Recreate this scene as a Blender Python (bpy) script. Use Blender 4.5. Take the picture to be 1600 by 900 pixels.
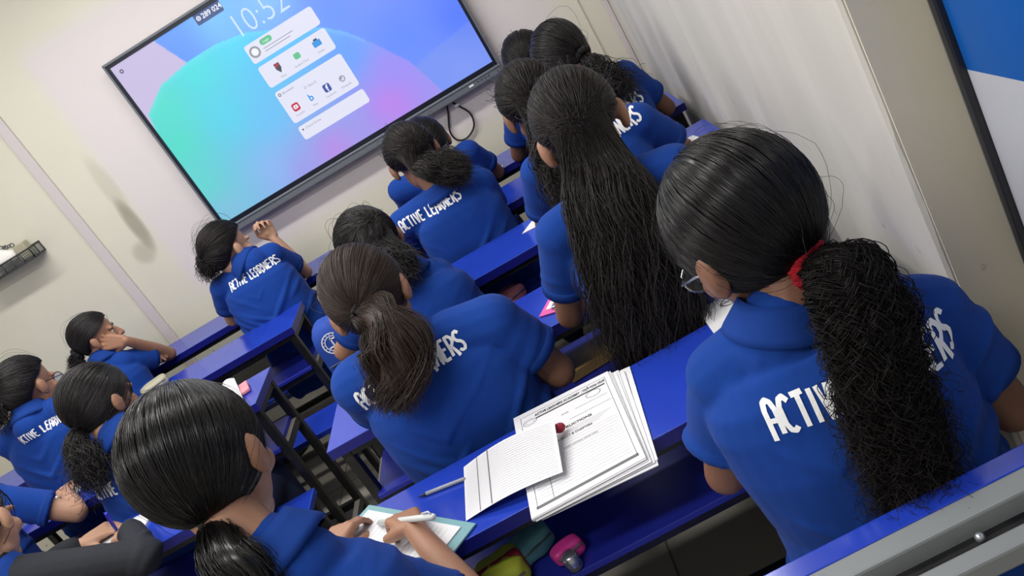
import bpy, bmesh, math, random
import numpy as np
from mathutils import Vector, Matrix, noise
from mathutils.bvhtree import BVHTree

for o in list(bpy.data.objects):
    bpy.data.objects.remove(o)
SC = bpy.context.scene
COL = SC.collection
rng = np.random.default_rng(7)
random.seed(7)

# ------------------------------------------------------------------ camera
def cam_axes(yaw, pitch, roll):
    fwd = np.array([-math.sin(yaw), math.cos(yaw), 0.0])
    right = np.array([math.cos(yaw), math.sin(yaw), 0.0])
    up = np.array([0, 0, 1.0])
    f2 = fwd*math.cos(pitch) - up*math.sin(pitch)
    u2 = up*math.cos(pitch) + fwd*math.sin(pitch)
    return (right*math.cos(roll) - u2*math.sin(roll), u2*math.cos(roll) + right*math.sin(roll), f2)
cr, cu, cf = cam_axes(0.1175, 0.3511, 0.5579)
cd = bpy.data.cameras.new('camera')
cam = bpy.data.objects.new('camera', cd)
COL.objects.link(cam)
cam.matrix_world = Matrix(((cr[0], cu[0], -cf[0], 1.4442), (cr[1], cu[1], -cf[1], -4.0473), (cr[2], cu[2], -cf[2], 1.5976), (0, 0, 0, 1)))
cd.sensor_width = 36
cd.lens = 36*1372.6/1600
cd.clip_start = 0.02
SC.camera = cam

# ------------------------------------------------------------------ world, lights, exposure
w = bpy.data.worlds.new('room_ambient')
SC.world = w
w.use_nodes = True
w.node_tree.nodes['Background'].inputs[0].default_value = (0.85, 0.9, 1.0, 1)
w.node_tree.nodes['Background'].inputs[1].default_value = 0.3
def area(name, loc, sx, sy, power, col=(1, 0.98, 0.95), rot=(0, 0, 0)):
    l = bpy.data.lights.new(name, 'AREA')
    l.shape = 'RECTANGLE'; l.size = sx; l.size_y = sy; l.energy = power; l.color = col
    o = bpy.data.objects.new(name, l); COL.objects.link(o)
    o.location = loc; o.rotation_euler = rot
    return o
area('ceiling_area_light', (0.2, -1.1, 2.62), 2.4, 0.16, 40)
area('ceiling_area_light', (0.3, -2.6, 2.62), 2.2, 0.16, 36)
area('ceiling_area_light', (0.2, -3.9, 2.62), 2.0, 0.16, 32)  # added light near the camera, not a real tube, brightens the wall return
SC.view_settings.view_transform = 'Standard'
SC.view_settings.look = 'None'
SC.view_settings.exposure = 0.0
SC.view_settings.gamma = 1.0
SC.view_settings.use_curve_mapping = False

# ------------------------------------------------------------------ materials
def srgb(r, g, b):
    f = lambda c: (c/255/12.92) if c/255 <= 0.04045 else ((c/255+0.055)/1.055)**2.4
    return (f(r), f(g), f(b), 1)
MATS = {}
def mat(name, col, rough=0.5, metal=0.0, spec=0.5, noise_scale=0, noise_amt=0.0, bump=0.0, bump_scale=200, emit=0, coat=0, alpha=1, trans=0, sheen=0):
    m = bpy.data.materials.new(name); m.use_nodes = True
    nt = m.node_tree; b = nt.nodes['Principled BSDF']
    b.inputs['Base Color'].default_value = col
    b.inputs['Roughness'].default_value = rough
    b.inputs['Metallic'].default_value = metal
    b.inputs['Specular IOR Level'].default_value = spec
    b.inputs['Coat Weight'].default_value = coat
    b.inputs['Coat Roughness'].default_value = 0.12
    b.inputs['Alpha'].default_value = alpha
    b.inputs['Transmission Weight'].default_value = trans
    b.inputs['Sheen Weight'].default_value = sheen
    if emit:
        b.inputs['Emission Color'].default_value = col
        b.inputs['Emission Strength'].default_value = emit
    tc = nt.nodes.new('ShaderNodeTexCoord')
    if noise_scale:
        n = nt.nodes.new('ShaderNodeTexNoise'); n.inputs['Scale'].default_value = noise_scale
        n.inputs['Detail'].default_value = 5
        nt.links.new(tc.outputs['Object'], n.inputs['Vector'])
        mx = nt.nodes.new('ShaderNodeMix'); mx.data_type = 'RGBA'
        mx.inputs[6].default_value = tuple(c*(1-noise_amt) for c in col[:3])+(1,)
        mx.inputs[7].default_value = tuple(min(1, c*(1+noise_amt)) for c in col[:3])+(1,)
        nt.links.new(n.outputs['Fac'], mx.inputs[0])
        nt.links.new(mx.outputs[2], b.inputs['Base Color'])
    if bump:
        n2 = nt.nodes.new('ShaderNodeTexNoise'); n2.inputs['Scale'].default_value = bump_scale
        n2.inputs['Detail'].default_value = 3
        nt.links.new(tc.outputs['Object'], n2.inputs['Vector'])
        bp = nt.nodes.new('ShaderNodeBump'); bp.inputs['Strength'].default_value = bump
        bp.inputs['Distance'].default_value = 0.002
        nt.links.new(n2.outputs['Fac'], bp.inputs['Height'])
        nt.links.new(bp.outputs['Normal'], b.inputs['Normal'])
    MATS[name] = m
    return m

mat('laminate_blue', srgb(33, 60, 172), rough=0.16, spec=0.8, noise_scale=9, noise_amt=0.06)
mat('laminate_edge', srgb(22, 26, 120), rough=0.35)
mat('shelf_blue', srgb(34, 44, 150), rough=0.35)
mat('polo_blue', srgb(22, 61, 140), rough=0.9, spec=0.15, noise_scale=60, noise_amt=0.06, bump=0.3, bump_scale=700, sheen=0.04)
mat('polo_collar', srgb(20, 57, 132), rough=0.85, spec=0.2, bump=0.3, bump_scale=900)
mat('seam_navy', srgb(14, 40, 98), rough=0.9)
mat('jacket_black', srgb(36, 38, 44), rough=0.8, spec=0.25, bump=0.3, bump_scale=500)
mat('print_white', srgb(246, 247, 248), rough=0.6)
mat('denim', srgb(70, 92, 130), rough=0.9, noise_scale=40, noise_amt=0.2, bump=0.3)
mat('navy_trousers', srgb(30, 40, 74), rough=0.9, bump=0.3)
mat('shoe_black', srgb(25, 25, 27), rough=0.5)
mat('hair_black', srgb(26, 23, 23), rough=0.42, spec=0.4)
mat('hair_dark', srgb(30, 25, 24), rough=0.48, spec=0.35)
mat('hair_sleek', srgb(20, 18, 19), rough=0.3, spec=0.42)
mat('hair_curly', srgb(24, 20, 19), rough=0.55, spec=0.22)
mat('hair_brown', srgb(48, 36, 31), rough=0.48, spec=0.35)
mat('paper_white', srgb(222, 222, 225), rough=0.8)
mat('ink_grey', srgb(105, 105, 108), rough=0.8)
mat('ink_dark', srgb(55, 55, 58), rough=0.8)
mat('ink_light', srgb(190, 190, 196), rough=0.8)
mat('bezel_black', srgb(14, 20, 38), rough=0.35)
mat('bezel_grey', srgb(104, 109, 117), rough=0.4)
mat('cable_black', srgb(22, 22, 24), rough=0.45)
mat('red_knit', srgb(178, 22, 38), rough=0.95, bump=0.8, bump_scale=250)
mat('black_cloth', srgb(20, 20, 22), rough=0.9, bump=0.4)
mat('yellow_elastic', srgb(190, 160, 80), rough=0.7)
mat('eye_white', srgb(225, 220, 212), rough=0.25)
mat('iris_dark', srgb(30, 20, 16), rough=0.2)
mat('lens_clear', srgb(245, 250, 252), rough=0.05, trans=0.9, alpha=0.35)
mat('glasses_metal', srgb(190, 195, 200), rough=0.2, metal=0.9)
mat('glasses_black', srgb(22, 22, 25), rough=0.3)
mat('clip_teal', srgb(120, 165, 172), rough=0.25, coat=0.4)
mat('clip_pink', srgb(225, 95, 165), rough=0.35)
mat('pen_white', srgb(214, 217, 214), rough=0.3)
mat('pen_blue', srgb(48, 52, 190), rough=0.25)
mat('pencil_grey', srgb(150, 155, 165), rough=0.4)
mat('dark_tip', srgb(20, 24, 60), rough=0.4)
mat('teal_fabric', srgb(96, 160, 168), rough=0.8, noise_scale=30, noise_amt=0.25)
mat('pink_plastic', srgb(215, 60, 150), rough=0.35)
mat('silver', srgb(185, 188, 192), rough=0.25, metal=0.8)
mat('lime_fabric', srgb(190, 200, 60), rough=0.7)
mat('red_fabric', srgb(150, 30, 50), rough=0.7)
mat('pouch_pink', srgb(220, 140, 150), rough=0.6, noise_scale=25, noise_amt=0.35)
mat('pouch_green', srgb(110, 160, 130), rough=0.6)
mat('book_gold', srgb(176, 146, 84), rough=0.5, noise_scale=20, noise_amt=0.4)
mat('beige_vinyl', srgb(176, 172, 148), rough=0.5, noise_scale=20, noise_amt=0.08)
mat('eraser_white', srgb(225, 228, 232), rough=0.5)
mat('bag_blue', srgb(26, 66, 160), rough=0.8, bump=0.3)
mat('basket_grey', srgb(92, 95, 96), rough=0.6)
mat('basket_dark', srgb(50, 52, 54), rough=0.6)
mat('cloth_white', srgb(238, 236, 230), rough=0.9, noise_scale=20, noise_amt=0.06)
mat('board_frame_black', srgb(30, 31, 38), rough=0.4)
mat('board_blue', srgb(8, 88, 172), rough=0.4)
mat('board_white', srgb(190, 193, 202), rough=0.4)
mat('dusty_steel', srgb(126, 130, 131), rough=0.55, noise_scale=25, noise_amt=0.08)
mat('nail', srgb(205, 160, 145), rough=0.3)
mat('maroon', srgb(96, 30, 50), rough=0.6)

def steel_paint():
    m = mat('black_steel', srgb(20, 20, 24), rough=0.4)
    nt = m.node_tree; b = nt.nodes['Principled BSDF']
    g = nt.nodes.new('ShaderNodeTexCoord')
    n = nt.nodes.new('ShaderNodeTexNoise'); n.inputs['Scale'].default_value = 14; n.inputs['Detail'].default_value = 6
    nt.links.new(g.outputs['Object'], n.inputs['Vector'])
    r = nt.nodes.new('ShaderNodeValToRGB')
    r.color_ramp.elements[0].position = 0.45; r.color_ramp.elements[0].color = srgb(17, 17, 21)
    r.color_ramp.elements[1].position = 0.8; r.color_ramp.elements[1].color = srgb(48, 46, 44)
    nt.links.new(n.outputs['Fac'], r.inputs['Fac'])
    nt.links.new(r.outputs['Color'], b.inputs['Base Color'])
steel_paint()
mat('dust_film', srgb(120, 116, 108), rough=0.9, noise_scale=18, noise_amt=0.2)

def skin_mat(name, col):
    m = mat(name, col, rough=0.5, spec=0.4, noise_scale=18, noise_amt=0.08, bump=0.15, bump_scale=350)
    b = m.node_tree.nodes['Principled BSDF']
    b.inputs['Subsurface Weight'].default_value = 0.12
    b.inputs['Subsurface Radius'].default_value = (0.6, 0.25, 0.12)
    b.inputs['Subsurface Scale'].default_value = 0.01
skin_mat('skin_brown', srgb(158, 116, 92))
skin_mat('skin_deep', srgb(132, 94, 76))
skin_mat('skin_light', srgb(186, 144, 118))

# ---- front wall: cream paint with a lilac patch round the screen, stains
def wall_front_mat():
    m = mat('wall_front_paint', srgb(222, 216, 196), rough=0.75)
    nt = m.node_tree; b = nt.nodes['Principled BSDF']; L = nt.links
    tc = nt.nodes.new('ShaderNodeTexCoord'); sp = nt.nodes.new('ShaderNodeSeparateXYZ')
    L.new(tc.outputs['Object'], sp.inputs[0])
    n = nt.nodes.new('ShaderNodeTexNoise'); n.inputs['Scale'].default_value = 3.5; n.inputs['Detail'].default_value = 4
    L.new(tc.outputs['Object'], n.inputs['Vector'])
    def math_(op, a, bb=None, clamp=False):
        k = nt.nodes.new('ShaderNodeMath'); k.operation = op; k.use_clamp = clamp
        for i, v in enumerate((a, bb)):
            if v is None: continue
            if isinstance(v, (int, float)): k.inputs[i].default_value = v
            else: L.new(v, k.inputs[i])
        return k.outputs[0]
    def step(v, e0, e1):
        k = nt.nodes.new('ShaderNodeMapRange'); k.interpolation_type = 'SMOOTHSTEP'
        L.new(v, k.inputs['Value']); k.inputs['From Min'].default_value = e0; k.inputs['From Max'].default_value = e1
        return k.outputs[0]
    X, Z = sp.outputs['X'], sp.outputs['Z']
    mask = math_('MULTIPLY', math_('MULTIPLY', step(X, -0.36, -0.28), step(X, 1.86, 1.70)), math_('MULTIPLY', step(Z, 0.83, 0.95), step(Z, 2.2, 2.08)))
    def mix(f, a, c):
        k = nt.nodes.new('ShaderNodeMix'); k.data_type = 'RGBA'
        if isinstance(f, float): k.inputs[0].default_value = f
        else: L.new(f, k.inputs[0])
        for i, v in ((6, a), (7, c)):
            if isinstance(v, tuple): k.inputs[i].default_value = v
            else: L.new(v, k.inputs[i])
        return k.outputs[2]
    c = mix(n.outputs['Fac'], srgb(225, 222, 206), srgb(213, 209, 192))
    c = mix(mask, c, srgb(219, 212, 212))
    # hand-worn smudge: long vertical grey stain left of the screen
    def blob(cx, cz, rx, rz, amt):
        dx = math_('DIVIDE', math_('SUBTRACT', X, cx), rx); dz = math_('DIVIDE', math_('SUBTRACT', Z, cz), rz)
        d = math_('ADD', math_('MULTIPLY', dx, dx), math_('MULTIPLY', dz, dz))
        return math_('MULTIPLY', step(d, 1.0, 0.1), amt)
    for cx, cz, rx, rz, amt in ((-0.37, 1.30, 0.045, 0.17, 0.62), (-0.42, 1.17, 0.07, 0.07, 0.34), (-0.36, 1.5, 0.05, 0.2, 0.2)):
        c = mix(blob(cx, cz, rx, rz, amt), c, srgb(120, 116, 96))
    # scuff specks
    v = nt.nodes.new('ShaderNodeTexNoise'); v.inputs['Scale'].default_value = 26; v.inputs['Detail'].default_value = 3
    L.new(tc.outputs['Object'], v.inputs['Vector'])
    low = step(Z, 1.1, 0.35)
    sp2 = math_('MULTIPLY', step(v.outputs['Fac'], 0.68, 0.74), math_('ADD', math_('MULTIPLY', low, 0.55), 0.04))
    c = mix(sp2, c, srgb(128, 122, 102))
    L.new(c, b.inputs['Base Color'])
    n3 = nt.nodes.new('ShaderNodeTexNoise'); n3.inputs['Scale'].default_value = 60
    L.new(tc.outputs['Object'], n3.inputs['Vector'])
    bp = nt.nodes.new('ShaderNodeBump'); bp.inputs['Strength'].default_value = 0.12; bp.inputs['Distance'].default_value = 0.003
    L.new(n3.outputs['Fac'], bp.inputs['Height']); L.new(bp.outputs['Normal'], b.inputs['Normal'])
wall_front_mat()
def wall_side_mat(name, c0, c1, sz):
    m = mat(name, c0, rough=0.75)
    nt = m.node_tree; b = nt.nodes['Principled BSDF']; L = nt.links
    tc = nt.nodes.new('ShaderNodeTexCoord'); mp = nt.nodes.new('ShaderNodeMapping')
    mp.inputs['Scale'].default_value = (4, 4, sz)
    L.new(tc.outputs['Object'], mp.inputs[0])
    n = nt.nodes.new('ShaderNodeTexNoise'); n.inputs['Scale'].default_value = 1.6; n.inputs['Detail'].default_value = 4
    L.new(mp.outputs[0], n.inputs['Vector'])
    r = nt.nodes.new('ShaderNodeValToRGB')
    r.color_ramp.elements[0].position = 0.35; r.color_ramp.elements[0].color = c1
    r.color_ramp.elements[1].position = 0.65; r.color_ramp.elements[1].color = c0
    L.new(n.outputs['Fac'], r.inputs[0]); 
    v = nt.nodes.new('ShaderNodeTexNoise'); v.inputs['Scale'].default_value = 24; v.inputs['Detail'].default_value = 3
    L.new(tc.outputs['Object'], v.inputs['Vector'])
    sp = nt.nodes.new('ShaderNodeSeparateXYZ'); L.new(tc.outputs['Object'], sp.inputs[0])
    lo = nt.nodes.new('ShaderNodeMapRange'); lo.inputs['From Min'].default_value = 1.0; lo.inputs['From Max'].default_value = 0.4
    L.new(sp.outputs['Z'], lo.inputs['Value'])
    t = nt.nodes.new('ShaderNodeMapRange'); t.inputs['From Min'].default_value = 0.66; t.inputs['From Max'].default_value = 0.72
    L.new(v.outputs['Fac'], t.inputs['Value'])
    mu = nt.nodes.new('ShaderNodeMath'); mu.operation = 'MULTIPLY'; L.new(lo.outputs[0], mu.inputs[0]); L.new(t.outputs[0], mu.inputs[1])
    mx = nt.nodes.new('ShaderNodeMix'); mx.data_type = 'RGBA'
    L.new(mu.outputs[0], mx.inputs[0]); L.new(r.outputs[0], mx.inputs[6]); mx.inputs[7].default_value = srgb(140, 134, 116)
    L.new(mx.outputs[2], b.inputs['Base Color'])
wall_side_mat('wall_side_paint', srgb(214, 211, 203), srgb(202, 199, 191), 0.4)
wall_side_mat('pillar_paint', srgb(228, 220, 203), srgb(221, 213, 196), 1.2)
mat('ceiling_white', srgb(235, 234, 230), rough=0.9)
mat('trunking_lilac', srgb(208, 200, 200), rough=0.6)
def floor_mat():
    m = mat('floor_tile', srgb(150, 146, 134), rough=0.45)
    nt = m.node_tree; b = nt.nodes['Principled BSDF']
    tc = nt.nodes.new('ShaderNodeTexCoord')
    br = nt.nodes.new('ShaderNodeTexBrick'); br.offset = 0
    br.inputs['Color1'].default_value = srgb(158, 154, 142); br.inputs['Color2'].default_value = srgb(146, 142, 130); br.inputs['Mortar'].default_value = srgb(96, 92, 84)
    br.inputs['Scale'].default_value = 1; br.inputs['Brick Width'].default_value = 0.4; br.inputs['Row Height'].default_value = 0.4; br.inputs['Mortar Size'].default_value = 0.004
    nt.links.new(tc.outputs['Object'], br.inputs['Vector']); nt.links.new(br.outputs['Color'], b.inputs['Base Color'])
floor_mat()

# ------------------------------------------------------------------ mesh helpers
class MB:
    """collects vertices and faces of one mesh"""
    def __init__(s): s.v = []; s.f = []; s.n = 0
    def add(s, V, F):
        V = np.asarray(V, float); s.v.append(V)
        for f in F: s.f.append(tuple(int(i)+s.n for i in f))
        s.n += len(V); return s
    def box(s, c, d, R=None, bev=0.0):
        x, y, z = d[0]/2, d[1]/2, d[2]/2
        if bev <= 0:
            V = np.array([(sx*x, sy*y, sz*z) for sx in (-1, 1) for sy in (-1, 1) for sz in (-1, 1)])
            F = [(0, 1, 3, 2), (4, 6, 7, 5), (0, 4, 5, 1), (2, 3, 7, 6), (0, 2, 6, 4), (1, 5, 7, 3)]
        else:
            bm = bmesh.new(); bmesh.ops.create_cube(bm, size=1.0)
            for v in bm.verts: v.co = Vector((v.co.x*d[0], v.co.y*d[1], v.co.z*d[2]))
            bmesh.ops.bevel(bm, geom=list(bm.edges), offset=bev, segments=2, profile=0.5, affect='EDGES')
            bm.verts.index_update()
            V = np.array([v.co[:] for v in bm.verts]); F = [[v.index for v in f.verts] for f in bm.faces]; bm.free()
        if R is not None: V = V @ np.asarray(R).T
        return s.add(V+np.asarray(c, float), F)
    def rcone(s, a, b, ra, rb, n=14):
        a = np.asarray(a, float); b = np.asarray(b, float); d = b-a; L = np.linalg.norm(d)
        d = d/L if L > 1e-9 else np.array([0, 0, 1.0])
        u = np.cross(d, (0.31, 0.87, 0.38)); u /= np.linalg.norm(u); w_ = np.cross(d, u)
        rings = []
        k = 5
        for i in range(1, k+1):
            t = -math.pi/2 + i*(math.pi/2)/k
            rings.append((a + d*ra*math.sin(t), ra*math.cos(t)))
        for i in range(0, k):
            t = i*(math.pi/2)/k
            rings.append((b + d*rb*math.sin(t), rb*math.cos(t)))
        V = [a-d*ra]
        ang = np.linspace(0, 2*math.pi, n, endpoint=False)
        for c, r in rings:
            for t in ang: V.append(c + r*(math.cos(t)*u + math.sin(t)*w_))
        V.append(b+d*rb)
        F = []
        for j in range(n): F.append((0, 1+(j+1) % n, 1+j))
        for i in range(len(rings)-1):
            for j in range(n):
                p = 1+i*n; q = 1+(i+1)*n
                F.append((p+j, p+(j+1) % n, q+(j+1) % n, q+j))
        p = 1+(len(rings)-1)*n
        for j in range(n): F.append((p+j, p+(j+1) % n, len(V)-1))
        return s.add(V, F)
    def ell(s, c, r, B=np.eye(3), nu=20, nv=12):
        V = [(0, 0, -1)]
        for i in range(1, nv):
            t = -math.pi/2+math.pi*i/nv
            for j in range(nu):
                p = 2*math.pi*j/nu
                V.append((math.cos(t)*math.cos(p), math.cos(t)*math.sin(p), math.sin(t)))
        V.append((0, 0, 1))
        F = [(0, 1+(j+1) % nu, 1+j) for j in range(nu)]
        for i in range(nv-2):
            for j in range(nu):
                p = 1+i*nu; q = p+nu
                F.append((p+j, p+(j+1) % nu, q+(j+1) % nu, q+j))
        p = 1+(nv-2)*nu
        F += [(p+j, p+(j+1) % nu, len(V)-1) for j in range(nu)]
        V = np.array(V)*np.asarray(r, float)
        return s.add(V @ np.asarray(B, float).T + np.asarray(c, float), F)   # columns of B are the axes
    def loft(s, rings, cap=True):
        n = len(rings[0]); V = np.concatenate(rings); F = []
        for i in range(len(rings)-1):
            for j in range(n):
                p = i*n; q = p+n
                F.append((p+j, p+(j+1) % n, q+(j+1) % n, q+j))
        if cap:
            F.append(tuple(range(n-1, -1, -1))); F.append(tuple(range((len(rings)-1)*n, len(rings)*n)))
        return s.add(V, F)
    def tube(s, pts, r, n=8, closed=False):
        pts = [np.asarray(p, float) for p in pts]; m = len(pts); rings = []
        rr = r if hasattr(r, '__len__') else [r]*m
        ref = np.array([0.13, 0.29, 0.95])
        for i in range(m):
            a = pts[(i-1) % m] if closed else pts[max(i-1, 0)]
            b = pts[(i+1) % m] if closed else pts[min(i+1, m-1)]
            t = b-a; t /= np.linalg.norm(t)+1e-12
            if abs(t@ref) > 0.95: ref = np.array([0.9, 0.3, 0.1])
            u = np.cross(t, ref); u /= np.linalg.norm(u); v = np.cross(t, u); ref = -np.cross(t, u) if False else ref
            rings.append(np.array([pts[i]+rr[i]*(math.cos(q)*u+math.sin(q)*v) for q in np.linspace(0, 2*math.pi, n, endpoint=False)]))
        if closed:
            rings.append(rings[0]); return s.loft(rings, cap=False)
        return s.loft(rings)
    def quad(s, a, b, c, d): return s.add([a, b, c, d], [(0, 1, 2, 3)])
    def V(s): return np.concatenate(s.v) if s.v else np.zeros((0, 3))
    def build(s, name, m, parent=None, smooth=False, loc=None):
        return obj(name, s.V(), s.f, m, parent, smooth, loc)

ORG = {}
def obj(name, V, F, m, parent=None, smooth=False, loc=None):
    """links one mesh object; V in world coordinates, origin at loc or the parent's"""
    me = bpy.data.meshes.new(name)
    org = np.zeros(3)
    if parent is not None: org = ORG[parent.name]
    elif loc is not None: org = np.asarray(loc, float)
    V = np.asarray(V, float)-org
    if isinstance(F, np.ndarray):
        nf, k = F.shape
        me.vertices.add(len(V)); me.vertices.foreach_set('co', V.astype(np.float32).ravel())
        me.loops.add(nf*k); me.loops.foreach_set('vertex_index', F.astype(np.int32).ravel())
        me.polygons.add(nf)
        me.polygons.foreach_set('loop_start', np.arange(0, nf*k, k, dtype=np.int32))
        me.polygons.foreach_set('loop_total', np.full(nf, k, dtype=np.int32))
        me.update(calc_edges=True)
    else:
        me.from_pydata([tuple(v) for v in V], [], F); me.update()
    if smooth: me.polygons.foreach_set('use_smooth', [True]*len(me.polygons))
    me.materials.append(MATS[m])
    o = bpy.data.objects.new(name, me); COL.objects.link(o)
    if parent is not None: o.parent = parent
    else: o.location = tuple(org)
    ORG[o.name] = org
    return o
def empty(name, loc):
    o = bpy.data.objects.new(name, None); COL.objects.link(o); o.location = loc; ORG[o.name] = np.asarray(loc, float)
    o.empty_display_size = 0.05
    return o
def tag(o, label, cat, group=None):
    o['label'] = label; o['category'] = cat
    if group: o['group'] = group
    return o
def struct(name, mb, m, smooth=False):
    o = mb.build(name, m, smooth=smooth); o['kind'] = 'structure'; return o

def remesh(mb, voxel, smooth_it=6, fac=0.5):
    """one continuous closed surface out of overlapping closed pieces"""
    me = bpy.data.meshes.new('tmp'); me.from_pydata([tuple(v) for v in mb.V()], [], mb.f); me.update()
    o = bpy.data.objects.new('tmp', me); COL.objects.link(o)
    r = o.modifiers.new('r', 'REMESH'); r.mode = 'VOXEL'; r.voxel_size = voxel; r.adaptivity = 0
    if smooth_it:
        k = o.modifiers.new('s', 'SMOOTH'); k.iterations = smooth_it; k.factor = fac
    dg = bpy.context.evaluated_depsgraph_get(); dg.update()
    ev = o.evaluated_get(dg); out = bpy.data.meshes.new_from_object(ev)
    nv = len(out.vertices); V = np.empty(nv*3, np.float32); out.vertices.foreach_get('co', V)
    nl = len(out.loops); L = np.empty(nl, np.int32); out.loops.foreach_get('vertex_index', L)
    N = np.empty(nv*3, np.float32); out.vertices.foreach_get('normal', N)
    F = L.reshape(-1, 4) if nl == 4*len(out.polygons) else [list(p.vertices) for p in out.polygons]
    bpy.data.objects.remove(o); bpy.data.meshes.remove(me); bpy.data.meshes.remove(out)
    return V.reshape(-1, 3).astype(float), F, N.reshape(-1, 3).astype(float)

def unit(v):
    v = np.asarray(v, float); return v/(np.linalg.norm(v)+1e-12)
def text_mesh(s, size=1.0, space=1.0, bold=0.0, align='LEFT'):
    cu_ = bpy.data.curves.new('t', 'FONT'); cu_.body = s; cu_.size = size; cu_.space_character = space
    cu_.offset = bold; cu_.align_x = align; cu_.resolution_u = 3
    o = bpy.data.objects.new('t', cu_); COL.objects.link(o)
    dg = bpy.context.evaluated_depsgraph_get(); dg.update()
    me = bpy.data.meshes.new_from_object(o.evaluated_get(dg))
    V = np.array([v.co[:] for v in me.vertices]) if len(me.vertices) else np.zeros((0, 3)); F = [list(p.vertices) for p in me.polygons]
    bpy.data.objects.remove(o); bpy.data.curves.remove(cu_); bpy.data.meshes.remove(me)
    return V, F

# stroke letters with rounded shoulders, for the shirt backs
GL = {
 'A': [[(0, -.16), (0, .72), (.05, .93), (.15, 1), (.25, .93), (.3, .72), (.3, 0)], [(.02, .42), (.3, .42)]],
 'C': [[(.3, .86), (.2, 1), (.08, .95), (0, .75), (0, .25), (.08, .05), (.2, 0), (.3, .1)]],
 'T': [[(-.02, .97), (.34, 1)], [(.16, 1), (.16, 0)]],
 'I': [[(.08, 1), (.08, 0)]],
 'V': [[(0, 1), (.14, .02), (.17, .02), (.3, 1)]],
 'E': [[(.3, 1), (.06, 1), (0, .9), (0, .1), (.06, 0), (.3, 0)], [(0, .52), (.26, .52)]],
 'L': [[(0, 1), (0, .08), (.06, 0), (.3, 0)]],
 'R': [[(0, 0), (0, 1), (.18, 1), (.3, .85), (.3, .66), (.18, .52), (.02, .5)], [(.12, .5), (.32, -.14)]],
 'N': [[(0, 0), (0, 1), (.3, 0), (.3, 1)]],
 'S': [[(.3, .88), (.2, 1), (.08, .98), (0, .84), (0, .68), (.08, .56), (.22, .46), (.3, .34), (.3, .16), (.2, 0), (.08, .0), (-.02, .12)]],
}
def stroke_text(s, th=0.155, gap=0.15):
    """2D triangles of a thick-stroke caption, baseline 0, cap height 1"""
    V = []; F = []; x = 0.0
    for ch in s:
        if ch == ' ': x += 0.34; continue
        wd = 0.16 if ch == 'I' else 0.3
        for pl in GL[ch]:
            pts = [np.array((p[0]+x, p[1])) for p in pl]
            for a, b in zip(pts[:-1], pts[1:]):
                d = b-a; L = np.linalg.norm(d); d /= L; n = np.array((-d[1], d[0]))*th/2
                k = max(1, int(L/0.15))
                b0 = len(V)
                for i in range(k+1):
                    c = a+d*L*i/k; V.append(c+n); V.append(c-n)
                for i in range(k): F.append((b0+2*i, b0+2*i+1, b0+2*i+3, b0+2*i+2))
            for a in pts[1:-1]:
                b0 = len(V); V.append(a)
                for i in range(8): V.append(a+th/2*np.array((math.cos(i*math.pi/4), math.sin(i*math.pi/4))))
                for i in range(8): F.append((b0, b0+1+i, b0+1+(i+1) % 8))
        x += wd+gap
    return np.array(V), F, x-gap

# ================================================================== ROOM
XL, XR, YB, H = -1.9, 2.012, -4.6, 2.75
struct('floor', MB().box(((XL+XR)/2, YB/2, -0.05), (XR-XL+0.4, -YB+0.4, 0.1)), 'floor_tile')
struct('ceiling', MB().box(((XL+XR)/2, YB/2, H+0.05), (XR-XL+0.4, -YB+0.4, 0.1)), 'ceiling_white')
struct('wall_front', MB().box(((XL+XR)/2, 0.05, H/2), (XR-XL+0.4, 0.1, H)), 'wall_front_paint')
struct('wall_left', MB().box((XL-0.05, YB/2, H/2), (0.1, -YB+0.2, H)), 'wall_side_paint')
wr = MB(); prof = []
for i in range(70):
    # the wall runs slightly inward towards its worn front arris
    z = H*i/69; j = 0.003*noise.noise((0, 0, z*14))+0.005*max(0, noise.noise((3, 1, z*30))-0.2)
    prof.append(np.array([(2.012, 0.1, z), (1.902, -2.784+j, z), (1.907+j, -2.79, z), (2.3, -2.80, z), (2.3, 0.1, z)]))
wr.loft(prof)
struct('wall_right', wr, 'wall_side_paint')
struct('wall_return', MB().box((1.9605, -2.795, H/2), (0.103, 0.004, H)), 'pillar_paint')
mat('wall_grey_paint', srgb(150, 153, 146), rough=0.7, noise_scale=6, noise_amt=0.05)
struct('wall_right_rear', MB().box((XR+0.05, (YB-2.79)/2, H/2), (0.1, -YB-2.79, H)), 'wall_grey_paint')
struct('wall_back', MB().box(((XL+XR)/2, YB-0.05, H/2), (XR-XL+0.4, 0.1, H)), 'wall_side_paint')
struct('trim_1', MB().box((-0.577, -0.008, H/2), (0.05, 0.016, H), bev=0.004), 'trunking_lilac')
struct('trim_2', MB().box((1.994, -0.012, H/2), (0.024, 0.024, H), bev=0.004), 'trunking_lilac')
struct('trim_3', MB().box((1.885, -0.004, H/2), (0.012, 0.008, H), bev=0.002), 'wall_front_paint')
struct('baseboard_front', MB().box(((XL+XR)/2, -0.006, 0.05), (XR-XL, 0.012, 0.1)), 'trunking_lilac')

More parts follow.
